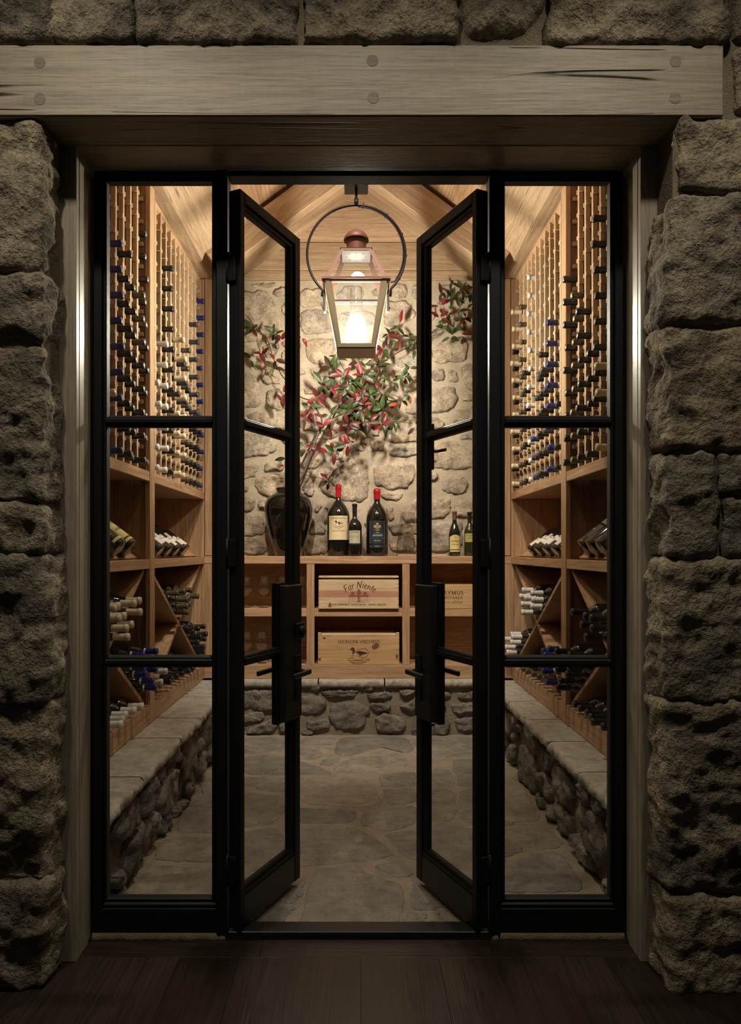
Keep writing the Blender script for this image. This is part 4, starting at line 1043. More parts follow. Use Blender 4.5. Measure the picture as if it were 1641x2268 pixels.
# ---------------------------------------------------------------- back shelving
YF, YK = 4.772, 5.05
sh = empty('shelving_unit', (0, 0, 0)); tag(sh, 'low oak shelving with six open compartments below the back stone wall', 'shelving')
B = lambda n, m, *a, b=.002: bx(n, M[m], sh, *a, b=b)
B('counter_top', 'oak_x', -1.043, 1.051, YF-.002, YB-.002, 1.158, 1.210, b=.003)
for a, b in ((-1.043, -.985), (-.345, -.292), (.308, .358), (.993, 1.051)):
    B('upright', 'oak_z', a, b, YF, YF+.02, .4695, 1.1575); B('partition', 'oak_z', a+.014, b-.014, YF+.0205, YK, .4695, 1.1575)
for a, b in ((-.9845, -.3455), (-.2915, .3075), (.3585, .9925)):
    B('mid_shelf', 'oak_x', a, b, YF, YF+.02, .799, .853)
    B('shelf_board', 'oak_x', a-(.012), b+.012, YF+.0205, YK, .806, .852)
B('bottom_rail', 'oak_x', -1.043, 1.051, YF, YF+.02, .3775, .469); B('base_shelf', 'oak_x', -1.03, 1.04, YF+.0205, YK, .44, .468)
for a, b, mt in ((-1.043, -.33, 'oak_x'), (-.3295, .3445, 'panel_x'), (.345, 1.051, 'oak_x')):  # centre bay darker: shade of counter and crates put into its colour
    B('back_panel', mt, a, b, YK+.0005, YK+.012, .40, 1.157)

# ---------------------------------------------------------------- wooden wine crates
def crate(x0, x1, y0, z0, z1, depth, mat, label):
    c = empty('wine_crate', ((x0+x1)/2, y0, z0)); tag(c, label, 'wine crate', 'wooden wine crates')
    w = (x1-x0)/2; h = z1-z0
    bx('front_board', M[mat], c, -w, w, 0, .012, 0, h); bx('back_board', M[mat], c, -w, w, depth-.012, depth, 0, h)
    for s in (-1, 1): bx('side_board', M[mat], c, s*w, s*(w-.012), .0125, depth-.0125, 0, h)
    bx('base_board', M[mat], c, -w+.0125, w-.0125, .0125, depth-.0125, 0, .01)
    return c, w, h
def nails(c, w, zs, eps=.001):
    for s in (-1, 1):
        for z in zs: MB().tube([(s*(w-.008), .002, z), (s*(w-.008), -eps, z)], .0022, 8).build('nail', M['nail'], c)
cz1 = .8535
c, w, h = crate(-.262, .282, YF-.02, cz1, cz1+.198, .28, 'pine', 'pale pine wine crate with arched script and a chateau emblem, lid ajar')
f = lambda u, v: (u, -.0009, v)
bx('lid', M['pine'], c, -w, w, -.001, .27, h+.012, h+.024); bx('cleat', M['pine'], c, -w+.02, w-.02, .03, .25, h+.0005, h+.0115)
m_ = MB(); fill(m_, [(-w+.002, .079), (-.1, .078), (.1, .078), (w-.002, .080), (w-.002, .121), (.15, .120), (-.1, .124), (-w+.002, .125)], lambda u, v: (u, -.0004, v)); hb = m_.build('heartwood_band', M['cedar'], c)
m_ = MB(); fill(m_, [(-.206, .012), (-.184, .012), (-.188, .034), (-.196, .046), (-.203, .03)], lambda u, v: (u, -.0006, v)); m_.build('knot', M['knot'], c)
nails(c, w, (.028, .066, .110, .165))
m_ = MB(); write(m_, 'far qiente', f, .008, .142, .044, tr=.02, width=.205, thick=.13, thin=.05, slant=.12, bend=.16); m_.build('lettering', M['ink'], c)
m_ = MB(); write(m_, '2019 CABERNET SAUVIGNON - NAPA VALLEY', f, .0, .024, .0105, tr=.2, width=.37, thick=.2, thin=.1); m_.build('lettering', M['ink'], c)
m_ = MB(); rb = lambda st, k=.0013: ribbons(m_, st, f, k, k)
ox = .002
rb([[(ox-.07,.046),(ox+.07,.046),(ox+.07,.106),(ox-.07,.106),(ox-.07,.046)], [(ox-.068,.083),(ox+.068,.083)]])
for sx in (-1, 1):
    cx_ = ox+sx*.042
    fill(m_, [(cx_-.026,.084),(cx_+.026,.084),(cx_+.026,.092),(cx_+.014,.094),(cx_+.010,.11),(cx_,.116),(cx_-.010,.11),(cx_-.014,.094),(cx_-.026,.092)], f)
    for k in range(3):
        for z in (.056, .072): fill(m_, [(cx_-.02+k*.016, z), (cx_-.016+k*.016, z), (cx_-.016+k*.016, z+.006), (cx_-.02+k*.016, z+.006)], f)
fill(m_, [(ox-.014,.084),(ox+.014,.084),(ox+.014,.112),(ox+.009,.128),(ox+.003,.132),(ox,.138),(ox-.003,.132),(ox-.009,.128),(ox-.014,.112)], f)
for k in range(5): fill(m_, [(ox-.012, .048+k*.007), (ox+.012, .048+k*.007), (ox+.010, .052+k*.007), (ox-.010, .052+k*.007)], f)
m_.build('emblem', M['ink_red'], c)

cz2 = .4695
c, w, h = crate(-.268, .288, YF+.012, cz2, cz2+.192, .262, 'pine2', 'amber pine wine crate with a duck drawing under black capitals')
for s in (-1, 1):
    bx('corner_post', M['pine2'], c, s*w, s*(w-.022), .001, .03, h+.0005, h+.026)
bx('lid', M['pine'], c, -w+.0225, w-.0225, .004, .25, h+.002, h+.016)
nails(c, w, (.035, .10, .17))
m_ = MB(); write(m_, 'DUCKHORN VINEYARDS', f, .002, .146, .0215, tr=.08, width=.286, thick=.15, thin=.06); m_.build('lettering', M['ink'], c)
m_ = MB(); duck(m_, f, -.004, .074, .075); m_.build('duck_emblem', M['ink_brown'], c)
for kx, kz, rx, rz, rot in ((.115, .124, .027, .018, .5), (.262, .055, .009, .016, 0), (-.266, .036, .009, .011, 0), (-.235, .181, .011, .007, 0)):
    m_ = MB(); fill(m_, [(max(-w, min(w, kx+rx*math.cos(t)*math.cos(rot)-rz*math.sin(t)*math.sin(rot))), kz+rx*math.cos(t)*math.sin(rot)+rz*math.sin(t)*math.cos(rot)) for t in [2*math.pi*i/18 for i in range(18)]], lambda u, v: (u, -.0007, v)); m_.build('knot', M['knot'], c)

c, w, h = crate(.445, .85, YF-.002, cz1, cz1+.165, .27, 'pine2', 'plain amber wine crate with brown capitals, behind the open right door')
m_ = MB(); write(m_, 'CAYMUS', f, -.006, .093, .027, tr=.1, width=.165, thick=.15, thin=.06); write(m_, 'VINEYARDS', f, -.006, .066, .016, tr=.2, width=.155, thick=.16, thin=.07)
m_.build('lettering', M['ink_brown'], c)
m_ = MB(); write(m_, 'special selection', lambda u, v: f(u, v), -.006, .034, .022, tr=.0, width=.15, thick=.1, thin=.06, slant=.3) if False else write(m_, 'cpecial celection', f, -.006, .036, .020, tr=.0, width=.15, thick=.1, thin=.07, slant=.3); m_.build('lettering', M['ink_red'], c)

# ---------------------------------------------------------------- wine glasses
def goblet(H, R, rim, zb):
    st = .004
    p = [(.0005, .003), (.033, .002), (.034, .0035), (.02, .006), (.007, .011), (st, .03), (st*.85, zb*.6), (st, zb-.01), (.009, zb-.003), (R*.55, zb+.010), (R*.86, zb+.032), (R, zb+.055), (R*.97, zb+.075), (rim*1.12, H-.03), (rim, H)]
    q = [(rim-.0008, H), (R*.955, zb+.075), (R*.985, zb+.055), (R*.84, zb+.034), (R*.5, zb+.0125), (.0005, zb+.004)]
    return p+q
me_gob = MB().lathe(goblet(.216, .0505, .032, .088), 28).mesh('wine_glass', M['crystal'])
GP = ['', 'leftmost', 'second', 'third', 'fourth', 'fifth']
for row, (zz_, nm) in enumerate(((.8525, 'upper'), (.4685, 'lower'))):
    for k in range(1, 6):
        px = (484, 512, 545, 584.5, 626, 667)[k] if row == 0 else (482, 511, 546, 580, 622, 665)[k]
        Yg = 4.85+.012*((k*5+row) % 3-1)
        g = link('wine_glass', me_gob, None, ((px-VX)*Yg/F, Yg, zz_)); tag(g, 'clear stemmed wine glass, %s in the row on the %s left shelf' % (GP[k], nm), 'wine glass', 'wine glasses on the shelving')
bg = MB().lathe(goblet(.29, .064, .045, .125), 32).mesh('wine_glass', M['crystal'])
tag(link('wine_glass', bg, None, ((903-VX)*4.93/F, 4.93, 1.2275)), 'very large wine glass standing on a thin book on the counter', 'wine glass')
bk = empty('book', ((899-VX)*4.93/F, 4.93, 1.2105)); tag(bk, 'thin brown book lying under the large wine glass', 'book')
bx('cover', M['book_brown'], bk, -.066, .066, -.085, .085, .0, .003, b=.001); bx('pages', M['paper'], bk, -.062, .062, -.081, .083, .0033, .0127, b=.001); bx('cover', M['book_brown'], bk, -.066, .066, -.085, .085, .013, .016, b=.001)
bk = empty('booklet', ((956-VX)*4.90/F, 4.90, 1.2105)); tag(bk, 'olive green booklet lying flat beside the standing bottles', 'booklet')
bx('cover', M['book_green'], bk, -.102, .102, -.07, .07, .0, .003, b=.001); bx('pages', M['paper'], bk, -.10, .10, -.067, .069, .0033, .0127, b=.001); bx('cover', M['book_green'], bk, -.102, .102, -.07, .07, .013, .016, b=.001)

# ---------------------------------------------------------------- large bottles on the counter
def cyl(R, ang0=0.0, eps=.0008):    # label coordinates on a bottle: u along the girth, seen from -y
    return lambda u, v: ((R+eps)*math.sin(u/R+ang0), -(R+eps)*math.cos(u/R+ang0), v)
def wrap(R, w, z0, z1, eps=.0006, top=None, n=16):
    f = cyl(R, 0, eps); m = MB(); rows = [[], []]
    for i in range(n+1):
        u = -w/2+w*i/n; rows[0].append(f(u, z0)); rows[1].append(f(u, z1+(top(u/(w/2)) if top else 0)))
    m.quad_strip(rows); return m
def standing(key, cap, px, Y, label, grp='bottles standing on the counter', seal=None):
    return bottle(key, cap, ((px-VX)*Y/F, Y, 1.2105), (0, 0, 0), label, grp, seal)
btype('jeroboam', .500, .0795, .275, .0185, .395, .412, 'wine', True, 40)
btype('magnum', .468, .0765, .255, .0215, .372, .396, 'wine', True, 40)
btype('flared', .362, .0490, .200, .0155, .262, .300, 'wine', False, 32)
btype('tall', .313, .0400, .150, .0145, .245, .252, 'wine', False, 32)
btype('green', .310, .0385, .170, .0145, .235, .250, 'wine_green', False, 32)
def letter_part(lb, R, w, mat, fn, eps=.0013):
    m = MB(); fn(m, cyl(R, 0, eps)); m.build('lettering', M[mat], lb)
b = standing('jeroboam', 'red', 749.5, 4.925, 'huge dark wine bottle with red wax top and cream duck label')
lb = wrap(.0795, .150, .113, .280, n=24).build('label', M['lab_cream'], b)
letter_part(lb, .0795, 0, 'ink', lambda m, f: (write(m, 'DUCKHORN VINEYARDS', f, 0, .258, .0095, tr=.1, width=.112, thick=.16, thin=.08), duck(m, f, .002, .226, .036)))
letter_part(lb, .0795, 0, 'ink_red', lambda m, f: (write(m, '1991', f, .004, .184, .006, tr=.1), write(m, 'NAPA VALLEY MERLOT', f, .004, .171, .0085, tr=.08, width=.096), [ribbons(m, [[(-.03+.002*i, .163-.0), (.034, .163)]], f, .0012, .0012) for i in range(1)], [ribbons(m, [[(-.055+.01*(i == 2), .143-.008*i), (.058-.012*(i == 2), .143-.008*i)]], f, .002, .002) for i in range(3)]))
letter_part(lb, .0795, 0, 'ink_gold', lambda m, f: ribbons(m, [[(-.07, .118), (.07, .118), (.07, .275), (-.07, .275), (-.07, .118)]], f, .0012, .0012), .001)
b = standing('flared', 'black', 785.5, 4.845, 'slim dark wine bottle with sage label between the two red-topped bottles')
lb = wrap(.049, .084, .088, .176, n=20).build('label', M['lab_sage'], b)
letter_part(lb, .049, 0, 'ink', lambda m, f: (write(m, 'CAYMUS', f, 0, .160, .0105, tr=.1, width=.052)))
def grapes(m, f):
    for sx in (-1, 1):
        for i in range(16):
            a = i*2.4; r = .0105*math.sqrt(i/16); x = sx*.019+r*math.cos(a)*1.2; y = .136-.003+r*math.sin(a)
            fill(m, [(x+.0024*math.cos(t), y+.0024*math.sin(t)) for t in [k*math.pi/3 for k in range(6)]], f)
    ribbons(m, [[(-.03,.148),(-.01,.150),(0,.146),(.01,.150),(.03,.148)], arc(0,.136,.006,.006,0,360,12)], f, .0014, .0014)
letter_part(lb, .049, 0, 'ink_gold', grapes)
letter_part(lb, .049, 0, 'ink', lambda m, f: ([ribbons(m, [[(-.022+.004*i, .108-.007*i), (.022-.004*i, .108-.007*i)]], f, .002, .002) for i in range(2)]))
wrap(.049, .084, .078, .0865, n=16).build('strip_label', M['lab_black'], b)
b = standing('magnum', 'red', 835, 4.90, 'huge dark wine bottle with red wax top and navy crested label')
lb = wrap(.0765, .112, .085, .245, n=24).build('label', M['lab_navy'], b)
def crest(m, f):
    ribbons(m, [[(-.053,.088),(.053,.088),(.053,.242),(-.053,.242),(-.053,.088)]], f, .002, .002)
    for r in (.013, .0095): ribbons(m, [arc(0,.203,r,r,0,360,20)], f, .0026, .0026)
    fill(m, arc(0,.203,.004,.004,0,330,10), f)
    for sx in (-1, 1):
        for k in range(4): ribbons(m, [[(sx*.012,.196+.004*k),(sx*.022,.203+.004*k),(sx*(.027-.002*k),.196+.006*k)]], f, .003, .003)
    fill(m, [(-.008,.219),(.008,.219),(.010,.229),(.004,.225),(0,.233),(-.004,.225),(-.010,.229)], f); ribbons(m, [[(-.018,.184),(0,.178),(.018,.184)], [(0,.182),(0,.172)]], f, .003, .003)
    fill(m, [(-.037,.1215),(.037,.1215),(.037,.129),(-.037,.129)], f)
    write(m, '2009', f, 0, .158, .009, tr=.1)
letter_part(lb, .0765, 0, 'ink_gold', crest)
letter_part(lb, .0765, 0, 'ink_white', lambda m, f: (write(m, 'clarendelle', f, 0, .138, .016, tr=.02, width=.07, slant=.3, thick=.1, thin=.07), write(m, 'NAPA VALLEY', f, 0, .104, .006, tr=.15, width=.045)))
lb = wrap(.0765, .112, .058, .080, n=24).build('strip_label', M['lab_navy'], b)
letter_part(lb, .0765, 0, 'ink_gold', lambda m, f: (ribbons(m, [[(-.053,.060),(.053,.060),(.053,.078),(-.053,.078),(-.053,.060)]], f, .0018, .0018), write(m, 'MERLOT', f, 0, .0655, .006, tr=.15)))
b = standing('tall', 'brown', 1006.5, 4.90, 'standing wine bottle with brown capsule and yellow label with a scrolled top')
lb = wrap(.040, .084, .046, .136, n=24, top=lambda t: .012*max(0, math.cos(t*2.2))**.5 if abs(t) < .7 else 0).build('label', M['lab_yellow'], b)
letter_part(lb, .040, 0, 'ink', lambda m, f: write(m, 'CAYMUS', f, 0, .098, .0125, tr=.08, width=.058))
letter_part(lb, .040, 0, 'ink_red', lambda m, f: write(m, 'cabernet', f, 0, .078, .010, tr=.0, width=.05, slant=.25) if 'b' in GL else write(m, 'calernet', f, 0, .078, .010, tr=.0, width=.05, slant=.25))
letter_part(lb, .040, 0, 'ink_gold', lambda m, f: (fill(m, arc(0,.130,.010,.011,0,340,14), f), [ribbons(m, [[(-.02,.07-.008*i),(.02,.07-.008*i)]], f, .0014, .0014) for i in range(3)]))
wrap(.040, .084, .030, .0405, n=24).build('strip_label', M['lab_yellow'], b)
b = standing('green', 'black', 1040, 4.92, 'standing green wine bottle with olive label next to the open right door')
lb = wrap(.0385, .086, .098, .158, n=24).build('label', M['lab_green'], b)
letter_part(lb, .0385, 0, 'ink', lambda m, f: (write(m, 'clarnello', f, -.006, .138, .012, tr=0, width=.05, slant=.3, thick=.09, thin=.06), write(m, 'special', f, 0, .122, .010, tr=0, width=.036, slant=.3, thick=.09, thin=.06) if 's' in GL else None, fill(m, arc(.028,.122,.004,.004,0,330,8), f)))

# bottles laid on the inclined display boards
btype('display', .31, .0395, .150, .0145, .245, .245)
btype('display_magnum', .335, .051, .19, .0165, .265, .275)
def label_top(R, w, z0, z1, mat, n=12):
    return wrap(R, w, z0, z1, n=n).mesh('label', M[mat])
LT_ = {'lab_white': label_top(.0395, .058, .030, .108, 'lab_white'), 'lab_white2': label_top(.0395, .054, .048, .130, 'lab_white'), 'lab_white3': label_top(.0395, .060, .022, .092, 'lab_white')}
LT_['lab_big'] = label_top(.051, .12, .045, .175, 'lab_yellow'); LT_['lab_strip'] = label_top(.051, .12, .022, .036, 'lab_yellow')
LT_['lab_olive'] = label_top(.051, .12, .145, .19, 'lab_green'); LT_['lab_dark'] = label_top(.051, .11, .045, .135, 'lab_black')
mm_ = MB()
ribbons(mm_, [[(-.045,.05),(.045,.05),(.045,.13),(-.045,.13),(-.045,.05)], [(-.04,.062),(.04,.062)]], cyl(.051, 0, .0013), .0016, .0016); write(mm_, 'NAPA', cyl(.051, 0, .0013), 0, .092, .012, tr=.1); ME_GOLD = mm_.mesh('lettering', M['ink_gold'])
mm_ = MB(); ribbons(mm_, [arc(0,.145,.010,.010,40,320,12)], cyl(.051, 0, .0013), .003, .003); write(mm_, 'caronne', cyl(.051, 0, .0013), 0, .095, .02, tr=.0, width=.075, slant=.2); ME_RED = mm_.mesh('lettering', M['ink_red'])
mm_ = MB(); write(mm_, 'CABERNET', cyl(.0395, 0, .0013), 0, .075, .008, tr=.1, width=.05); [ribbons(mm_, [[(-.025,.06-.008*i),(.025,.06-.008*i)]], cyl(.0395, 0, .0013), .0014, .0014) for i in range(3)]; ME_INK = mm_.mesh('lettering', M['ink'])
TILT = math.atan2(.207, BXK-.002-FX-.06)
def laid(s, key, y, cap, labels, label, letter=None, off=-.012):
    R = BT[key]['R']
    # base centre: the bottle lies on the sloping board, base edge close to the shelf front
    ux, uz = s*math.cos(TILT), math.sin(TILT); nx, nz = -s*math.sin(TILT), math.cos(TILT)
    ox_, oz_ = s*(FX+.066), ZS1+.0135
    base = Vector((AX+ox_+nx*(R+.002)+ux*off, y, oz_+nz*(R+.002)+uz*off))
    lo = base.z-R*math.cos(TILT)
    if lo < ZS1+.002: base += Vector((ux, 0, uz))*((ZS1+.002-lo)/uz)
    # local z runs up the slope, local -y (label side) along the board normal
    zax = Vector((ux, 0, uz)); yax = -Vector((nx, 0, nz)); xax = yax.cross(zax)
    mat = Matrix((xax, yax, zax)).transposed()
    e = bottle(key, cap, base, mat.to_euler(), label, 'bottles on the display boards')
    first = None
    for l_ in labels:
        o = link('label', LT_[l_], e); first = first or o
    if letter is not None and first: link('lettering', letter, first)
    return e
for i in range(8):
    y = 3.80+.088*i
    laid(-1, 'display', y, 'black', [('lab_white', 'lab_white2', 'lab_white3')[i*2 % 3]] if i not in (0,) else [], 'tilted wine bottle on left far display shelf, %s from the post' % ORD[i]+(', white label' if i else ''), ME_INK, -.016+.010*(i % 2))
    laid(1, 'display', 3.72+.092*i, 'navy', [('lab_white', 'lab_white3', 'lab_white2')[i % 3]], 'tilted wine bottle with white label on right far display shelf, %s from the post' % ORD[i], ME_INK, -.016+.010*((i+1) % 2))
laid(-1, 'display_magnum', 3.29, 'black', ['lab_big', 'lab_strip'], 'large tilted bottle with yellow label on left near display shelf', ME_RED)
laid(-1, 'display_magnum', 3.14, 'black', ['lab_strip'], 'large tilted dark bottle behind frame beside the yellow labelled one', None)
laid(1, 'display_magnum', 3.33, 'black', ['lab_dark', 'lab_olive'], 'large tilted bottle with black and olive label on right near shelf, closest to post', ME_GOLD)
laid(1, 'display_magnum', 3.21, 'black', [], 'large unlabelled tilted bottle in the middle of the right near shelf', None)
laid(1, 'display_magnum', 3.08, 'black', ['lab_dark'], 'large tilted bottle on the right near shelf closest to the door', ME_GOLD)

# ---------------------------------------------------------------- jar with branches
YJ = 4.915; JX = (639-VX)*YJ/F
jar = empty('glazed_jar', (JX, YJ, 1.2105)); tag(jar, 'tall black glazed jar with a short neck holding leafy branches', 'jar')
pr = [(.0005, .003), (.092, .0), (.096, .006), (.105, .04), (.128, .12), (.150, .20), (.164, .27), (.170, .32), (.168, .355), (.155, .392), (.125, .425), (.098, .440), (.088, .447), (.086, .455), (.090, .468), (.092, .474), (.088, .478), (.080, .474), (.078, .455), (.09, .43), (.15, .36), (.15, .25), (.09, .02), (.0005, .015)]
pr2 = []
for i in range(len(pr)-1):
    (r0, z0), (r1, z1) = pr[i], pr[i+1]; k = 8 if .02 < z0 < .2 and i < 7 else 1
    for j in range(k):
        r = r0+(r1-r0)*j/k; pr2.append((r+(.0012*(j % 2) if k > 1 else 0), z0+(z1-z0)*j/k))
pr2.append(pr[-1])
MB().lathe(pr2, 56).build('body', M['jar'], jar)
m_ = MB(); rows = []
for z in (.255, .275, .29, .31, .33):
    i = 6 if z < .27 else 7
    R_ = (.160+(z-.255)*.13) if z < .32 else .1702
    rows.append([((R_+.0015)*math.cos(a), (R_+.0015)*math.sin(a), z) for a in [math.radians(-38+26*t/6+3*math.sin(z*120+t)) for t in range(7)]])

BRS = []
for lab in ('main leafy branch with a dense mass of red and green leaves below the lantern', 'thin dark branch with few red and green leaves reaching up behind the left door', 'long thin branch of mostly green leaves reaching up behind the right door'):
    br = empty('leafy_branch', (JX, YJ, 1.66)); tag(br, lab, 'branch', 'branches in the black jar'); BRS.append(br)
BO = Vector((JX, YJ, 1.66))
def PB(px, py, Y): return P(px, py, Y)-BO
def branch(pts, r0, r1, mat, name='stem', n=7, who=0):
    ps = [PB(*p) for p in pts]; q = []
    for i in range(len(ps)-1):
        a = ps[max(0, i-1)]; b = ps[i]; c = ps[i+1]; d = ps[min(len(ps)-1, i+2)]
        for t in (0, .25, .5, .75):
            q.append(.5*((2*b)+(c-a)*t+(2*a-5*b+4*c-d)*t*t+(3*b-a-3*c+d)*t**3))
    q.append(ps[-1]); q = [Vector(v) for v in q]
    return MB().tube(q, [r0+(r1-r0)*i/(len(q)-1) for i in range(len(q))], n).build(name, M[mat], BRS[who])
branch([(640,1225,4.915),(645,1120,4.915),(655,1080,4.91),(672,1050,4.89),(686,1012,4.87),(700,972,4.85),(712,944,4.84)], .011, .008, 'bark')
branch([(712,944,4.84),(712,928,4.85),(700,905,4.86),(688,888,4.87),(664,878,4.88),(640,850,4.89),(622,828,4.90),(604,790,4.92),(592,752,4.93),(566,726,4.95),(548,700,4.97)], .006, .0022, 'stem', who=1)
branch([(630,1225,4.90),(637,1110,4.90),(652,1062,4.895),(676,1012,4.885),(698,965,4.865),(712,944,4.85)], .006, .006, 'stem', who=1)
branch([(648,1225,4.93),(652,1110,4.93),(668,1070,4.91),(694,1005,4.895),(724,948,4.885),(756,893,4.885),(775,868,4.88)], .006, .005, 'stem', who=2)
branch([(700,972,4.85),(722,935,4.85),(745,905,4.86),(762,884,4.87),(775,868,4.88)], .007, .0055, 'bark')
branch([(775,868,4.88),(800,848,4.87),(830,818,4.86),(862,792,4.86),(905,768,4.88),(940,748,4.90),(980,718,4.92),(1010,690,4.93),(1042,650,4.95)], .005, .002, 'stem', who=2)
branch([(722,935,4.85),(760,915,4.82),(790,905,4.80),(830,925,4.79),(870,932,4.80),(912,938,4.82)], .004, .0016, 'stem')
branch([(775,868,4.88),(770,840,4.86),(760,815,4.84),(748,795,4.84)], .004, .0016, 'stem')
branch([(775,868,4.88),(815,862,4.84),(850,868,4.82),(885,880,4.82)], .004, .0016, 'stem')
branch([(830,818,4.86),(845,780,4.88),(858,745,4.90)], .003, .0014, 'stem')
branch([(940,748,4.90),(975,730,4.88),(1010,730,4.88),(1045,735,4.9)], .003, .0014, 'stem', who=2)
branch([(980,718,4.92),(985,690,4.94),(978,660,4.95)], .0025, .0013, 'stem', who=2)
branch([(672,1050,4.89),(690,1055,4.86),(706,1058,4.84),(724,1064,4.82)], .003, .0014, 'stem')
branch([(672,1050,4.89),(655,1040,4.9),(640,1028,4.92),(632,1015,4.93)], .003, .0014, 'stem', who=1)
branch([(700,972,4.85),(725,975,4.82),(750,1008,4.81),(735,1012,4.81)], .0025, .0012, 'stem')
branch([(604,790,4.92),(618,770,4.9),(607,742,4.9)], .0025, .0012, 'stem', who=1)
branch([(548,700,4.97),(520,690,4.98),(500,700,4.98)], .002, .0012, 'stem', who=1)
def leafmesh(name, L, Wd, bend, fold, mat, twist=0):
    m = MB(); nl, nw = 7, 4; rows = []
    for i in range(nl+1):
        t = i/nl; w = Wd*(math.sin(math.pi*min(1, t**.85))**.8)*(1-.15*t)+.0006; r = []
        for j in range(nw+1):
            s_ = (j/nw-.5)*2
            x = L*t*math.cos(bend*t*.5); z = -L*t*math.sin(bend*t*.6)+fold*abs(s_)*w
            tw = twist*t
            yv = s_*w; r.append((x, yv*math.cos(tw)-z*0, z+yv*math.sin(tw)))
        rows.append(r)
    m.quad_strip(rows); return m.mesh(name, M[mat])
LM = {}
for mt in ('leaf_green', 'leaf_mix', 'leaf_red', 'leaf_dark', 'leaf_orange'):
    LM[mt] = [leafmesh('leaf', .082, .0165, .5, .25, mt), leafmesh('leaf', .070, .0150, 1.1, .4, mt, .5), leafmesh('leaf', .090, .0175, .15, .3, mt, -.6), leafmesh('leaf', .060, .0155, .8, .15, mt, .2)]
CL = [(560,727,5,4.95,'rg'),(607,740,5,4.9,'g'),(624,752,4,4.88,'r'),(575,782,3,4.92,'r'),(610,797,3,4.9,'r'),(604,812,3,4.9,'g'),(556,797,2,4.93,'g'),(505,690,4,4.98,'rg'),(730,812,5,4.84,'m'),(745,792,5,4.84,'g'),(760,835,6,4.82,'m'),
 (790,803,5,4.86,'m'),(775,852,6,4.82,'m'),(802,832,6,4.84,'rg'),(830,802,5,4.86,'d'),(850,772,5,4.88,'d'),(860,742,5,4.90,'d'),(884,757,5,4.88,'m'),(906,752,5,4.88,'d'),(920,775,4,4.86,'g'),(830,852,6,4.82,'m'),(850,872,6,4.80,'m'),
 (870,845,5,4.82,'m'),(885,890,5,4.80,'o'),(903,872,4,4.8,'o'),(895,836,5,4.84,'g'),(906,820,4,4.84,'g'),(800,872,6,4.82,'m'),(762,872,6,4.84,'m'),(735,862,5,4.84,'m'),(712,852,4,4.84,'g'),(700,882,4,4.85,'r'),(684,897,4,4.85,'g'),
 (674,925,4,4.86,'rg'),(694,914,4,4.84,'r'),(716,946,4,4.82,'r'),(704,994,4,4.84,'r'),(736,976,4,4.82,'m'),(751,962,5,4.81,'r'),(772,942,5,4.80,'r'),(776,906,6,4.82,'m'),(800,910,6,4.80,'m'),(816,932,5,4.79,'m'),(846,942,5,4.79,'m'),
 (872,936,4,4.80,'g'),(832,892,6,4.80,'m'),(848,908,5,4.80,'m'),(790,955,4,4.79,'m'),(770,985,4,4.80,'rg'),(742,1000,3,4.81,'m'),(674,992,4,4.86,'rg'),(726,1066,5,4.82,'d'),(738,1052,2,4.82,'d'),(632,1012,3,4.92,'rg'),(629,1030,2,4.92,'r'),
 (630,872,2,4.89,'rg'),(624,886,2,4.89,'r'),(922,945,3,4.82,'o'),(1000,662,5,4.94,'g'),(1022,642,5,4.95,'g'),(1042,652,5,4.95,'g'),(1046,675,4,4.95,'g'),(1014,686,4,4.93,'g'),(1028,706,5,4.92,'o'),(986,722,5,4.91,'g'),(974,706,4,4.93,'rg'),
 (1000,742,5,4.89,'g'),(978,652,3,4.95,'g'),(972,680,3,4.95,'rg'),(1048,738,4,4.9,'d'),(882,722,3,4.9,'d'),(668,750,2,4.9,'rg'),(820,875,5,4.80,'m'),(785,880,5,4.8,'m')]
MIX = {'g': ['leaf_green']*4+['leaf_mix'], 'r': ['leaf_red']*4+['leaf_dark'], 'm': ['leaf_green']*3+['leaf_mix']*3+['leaf_dark']*3+['leaf_red'], 'd': ['leaf_dark']*2+['leaf_mix']*2+['leaf_red']+['leaf_green'], 'rg': ['leaf_green', 'leaf_red', 'leaf_mix', 'leaf_red'], 'o': ['leaf_orange', 'leaf_mix', 'leaf_green', 'leaf_dark']}
rnd = random.Random(4)
for k in range(17):      # the dense middle of the main branch
    a = rnd.uniform(0, 6.28); q = math.sqrt(rnd.random())
    CL.append((795+q*92*math.cos(a)-.25*q*70*math.sin(a), 868+q*72*math.sin(a), 4, 4.80+rnd.uniform(0, .10), rnd.choice(('m', 'm', 'g', 'd', 'm'))))
for px, py, n, Y, kd in CL:
    br = BRS[2 if px > 915 and py < 800 else 1 if px < 640 else 0]
    c0 = PB(px, py, Y); a0 = rnd.uniform(0, 6.28)
    for i in range(n):
        a = a0+2*math.pi*i/n+rnd.uniform(-.35, .35); out = rnd.uniform(-.75, .35)
        d = Vector((math.cos(a), out, math.sin(a)-.12)).normalized()
        up = Vector((rnd.uniform(-.5, .5), -1, rnd.uniform(-.1, .7))); y_ = up.cross(d).normalized(); z_ = d.cross(y_)
        mat = Matrix((d, y_, z_)).transposed()
        me = rnd.choice(LM[rnd.choice(MIX[kd])]); k = rnd.uniform(.8, 1.12)
        o = link('leaf', me, br, c0+d*.006+Vector((rnd.uniform(-.01, .01), rnd.uniform(-.02, .02), rnd.uniform(-.01, .01))), mat.to_euler()); o.scale = (k, k, k)

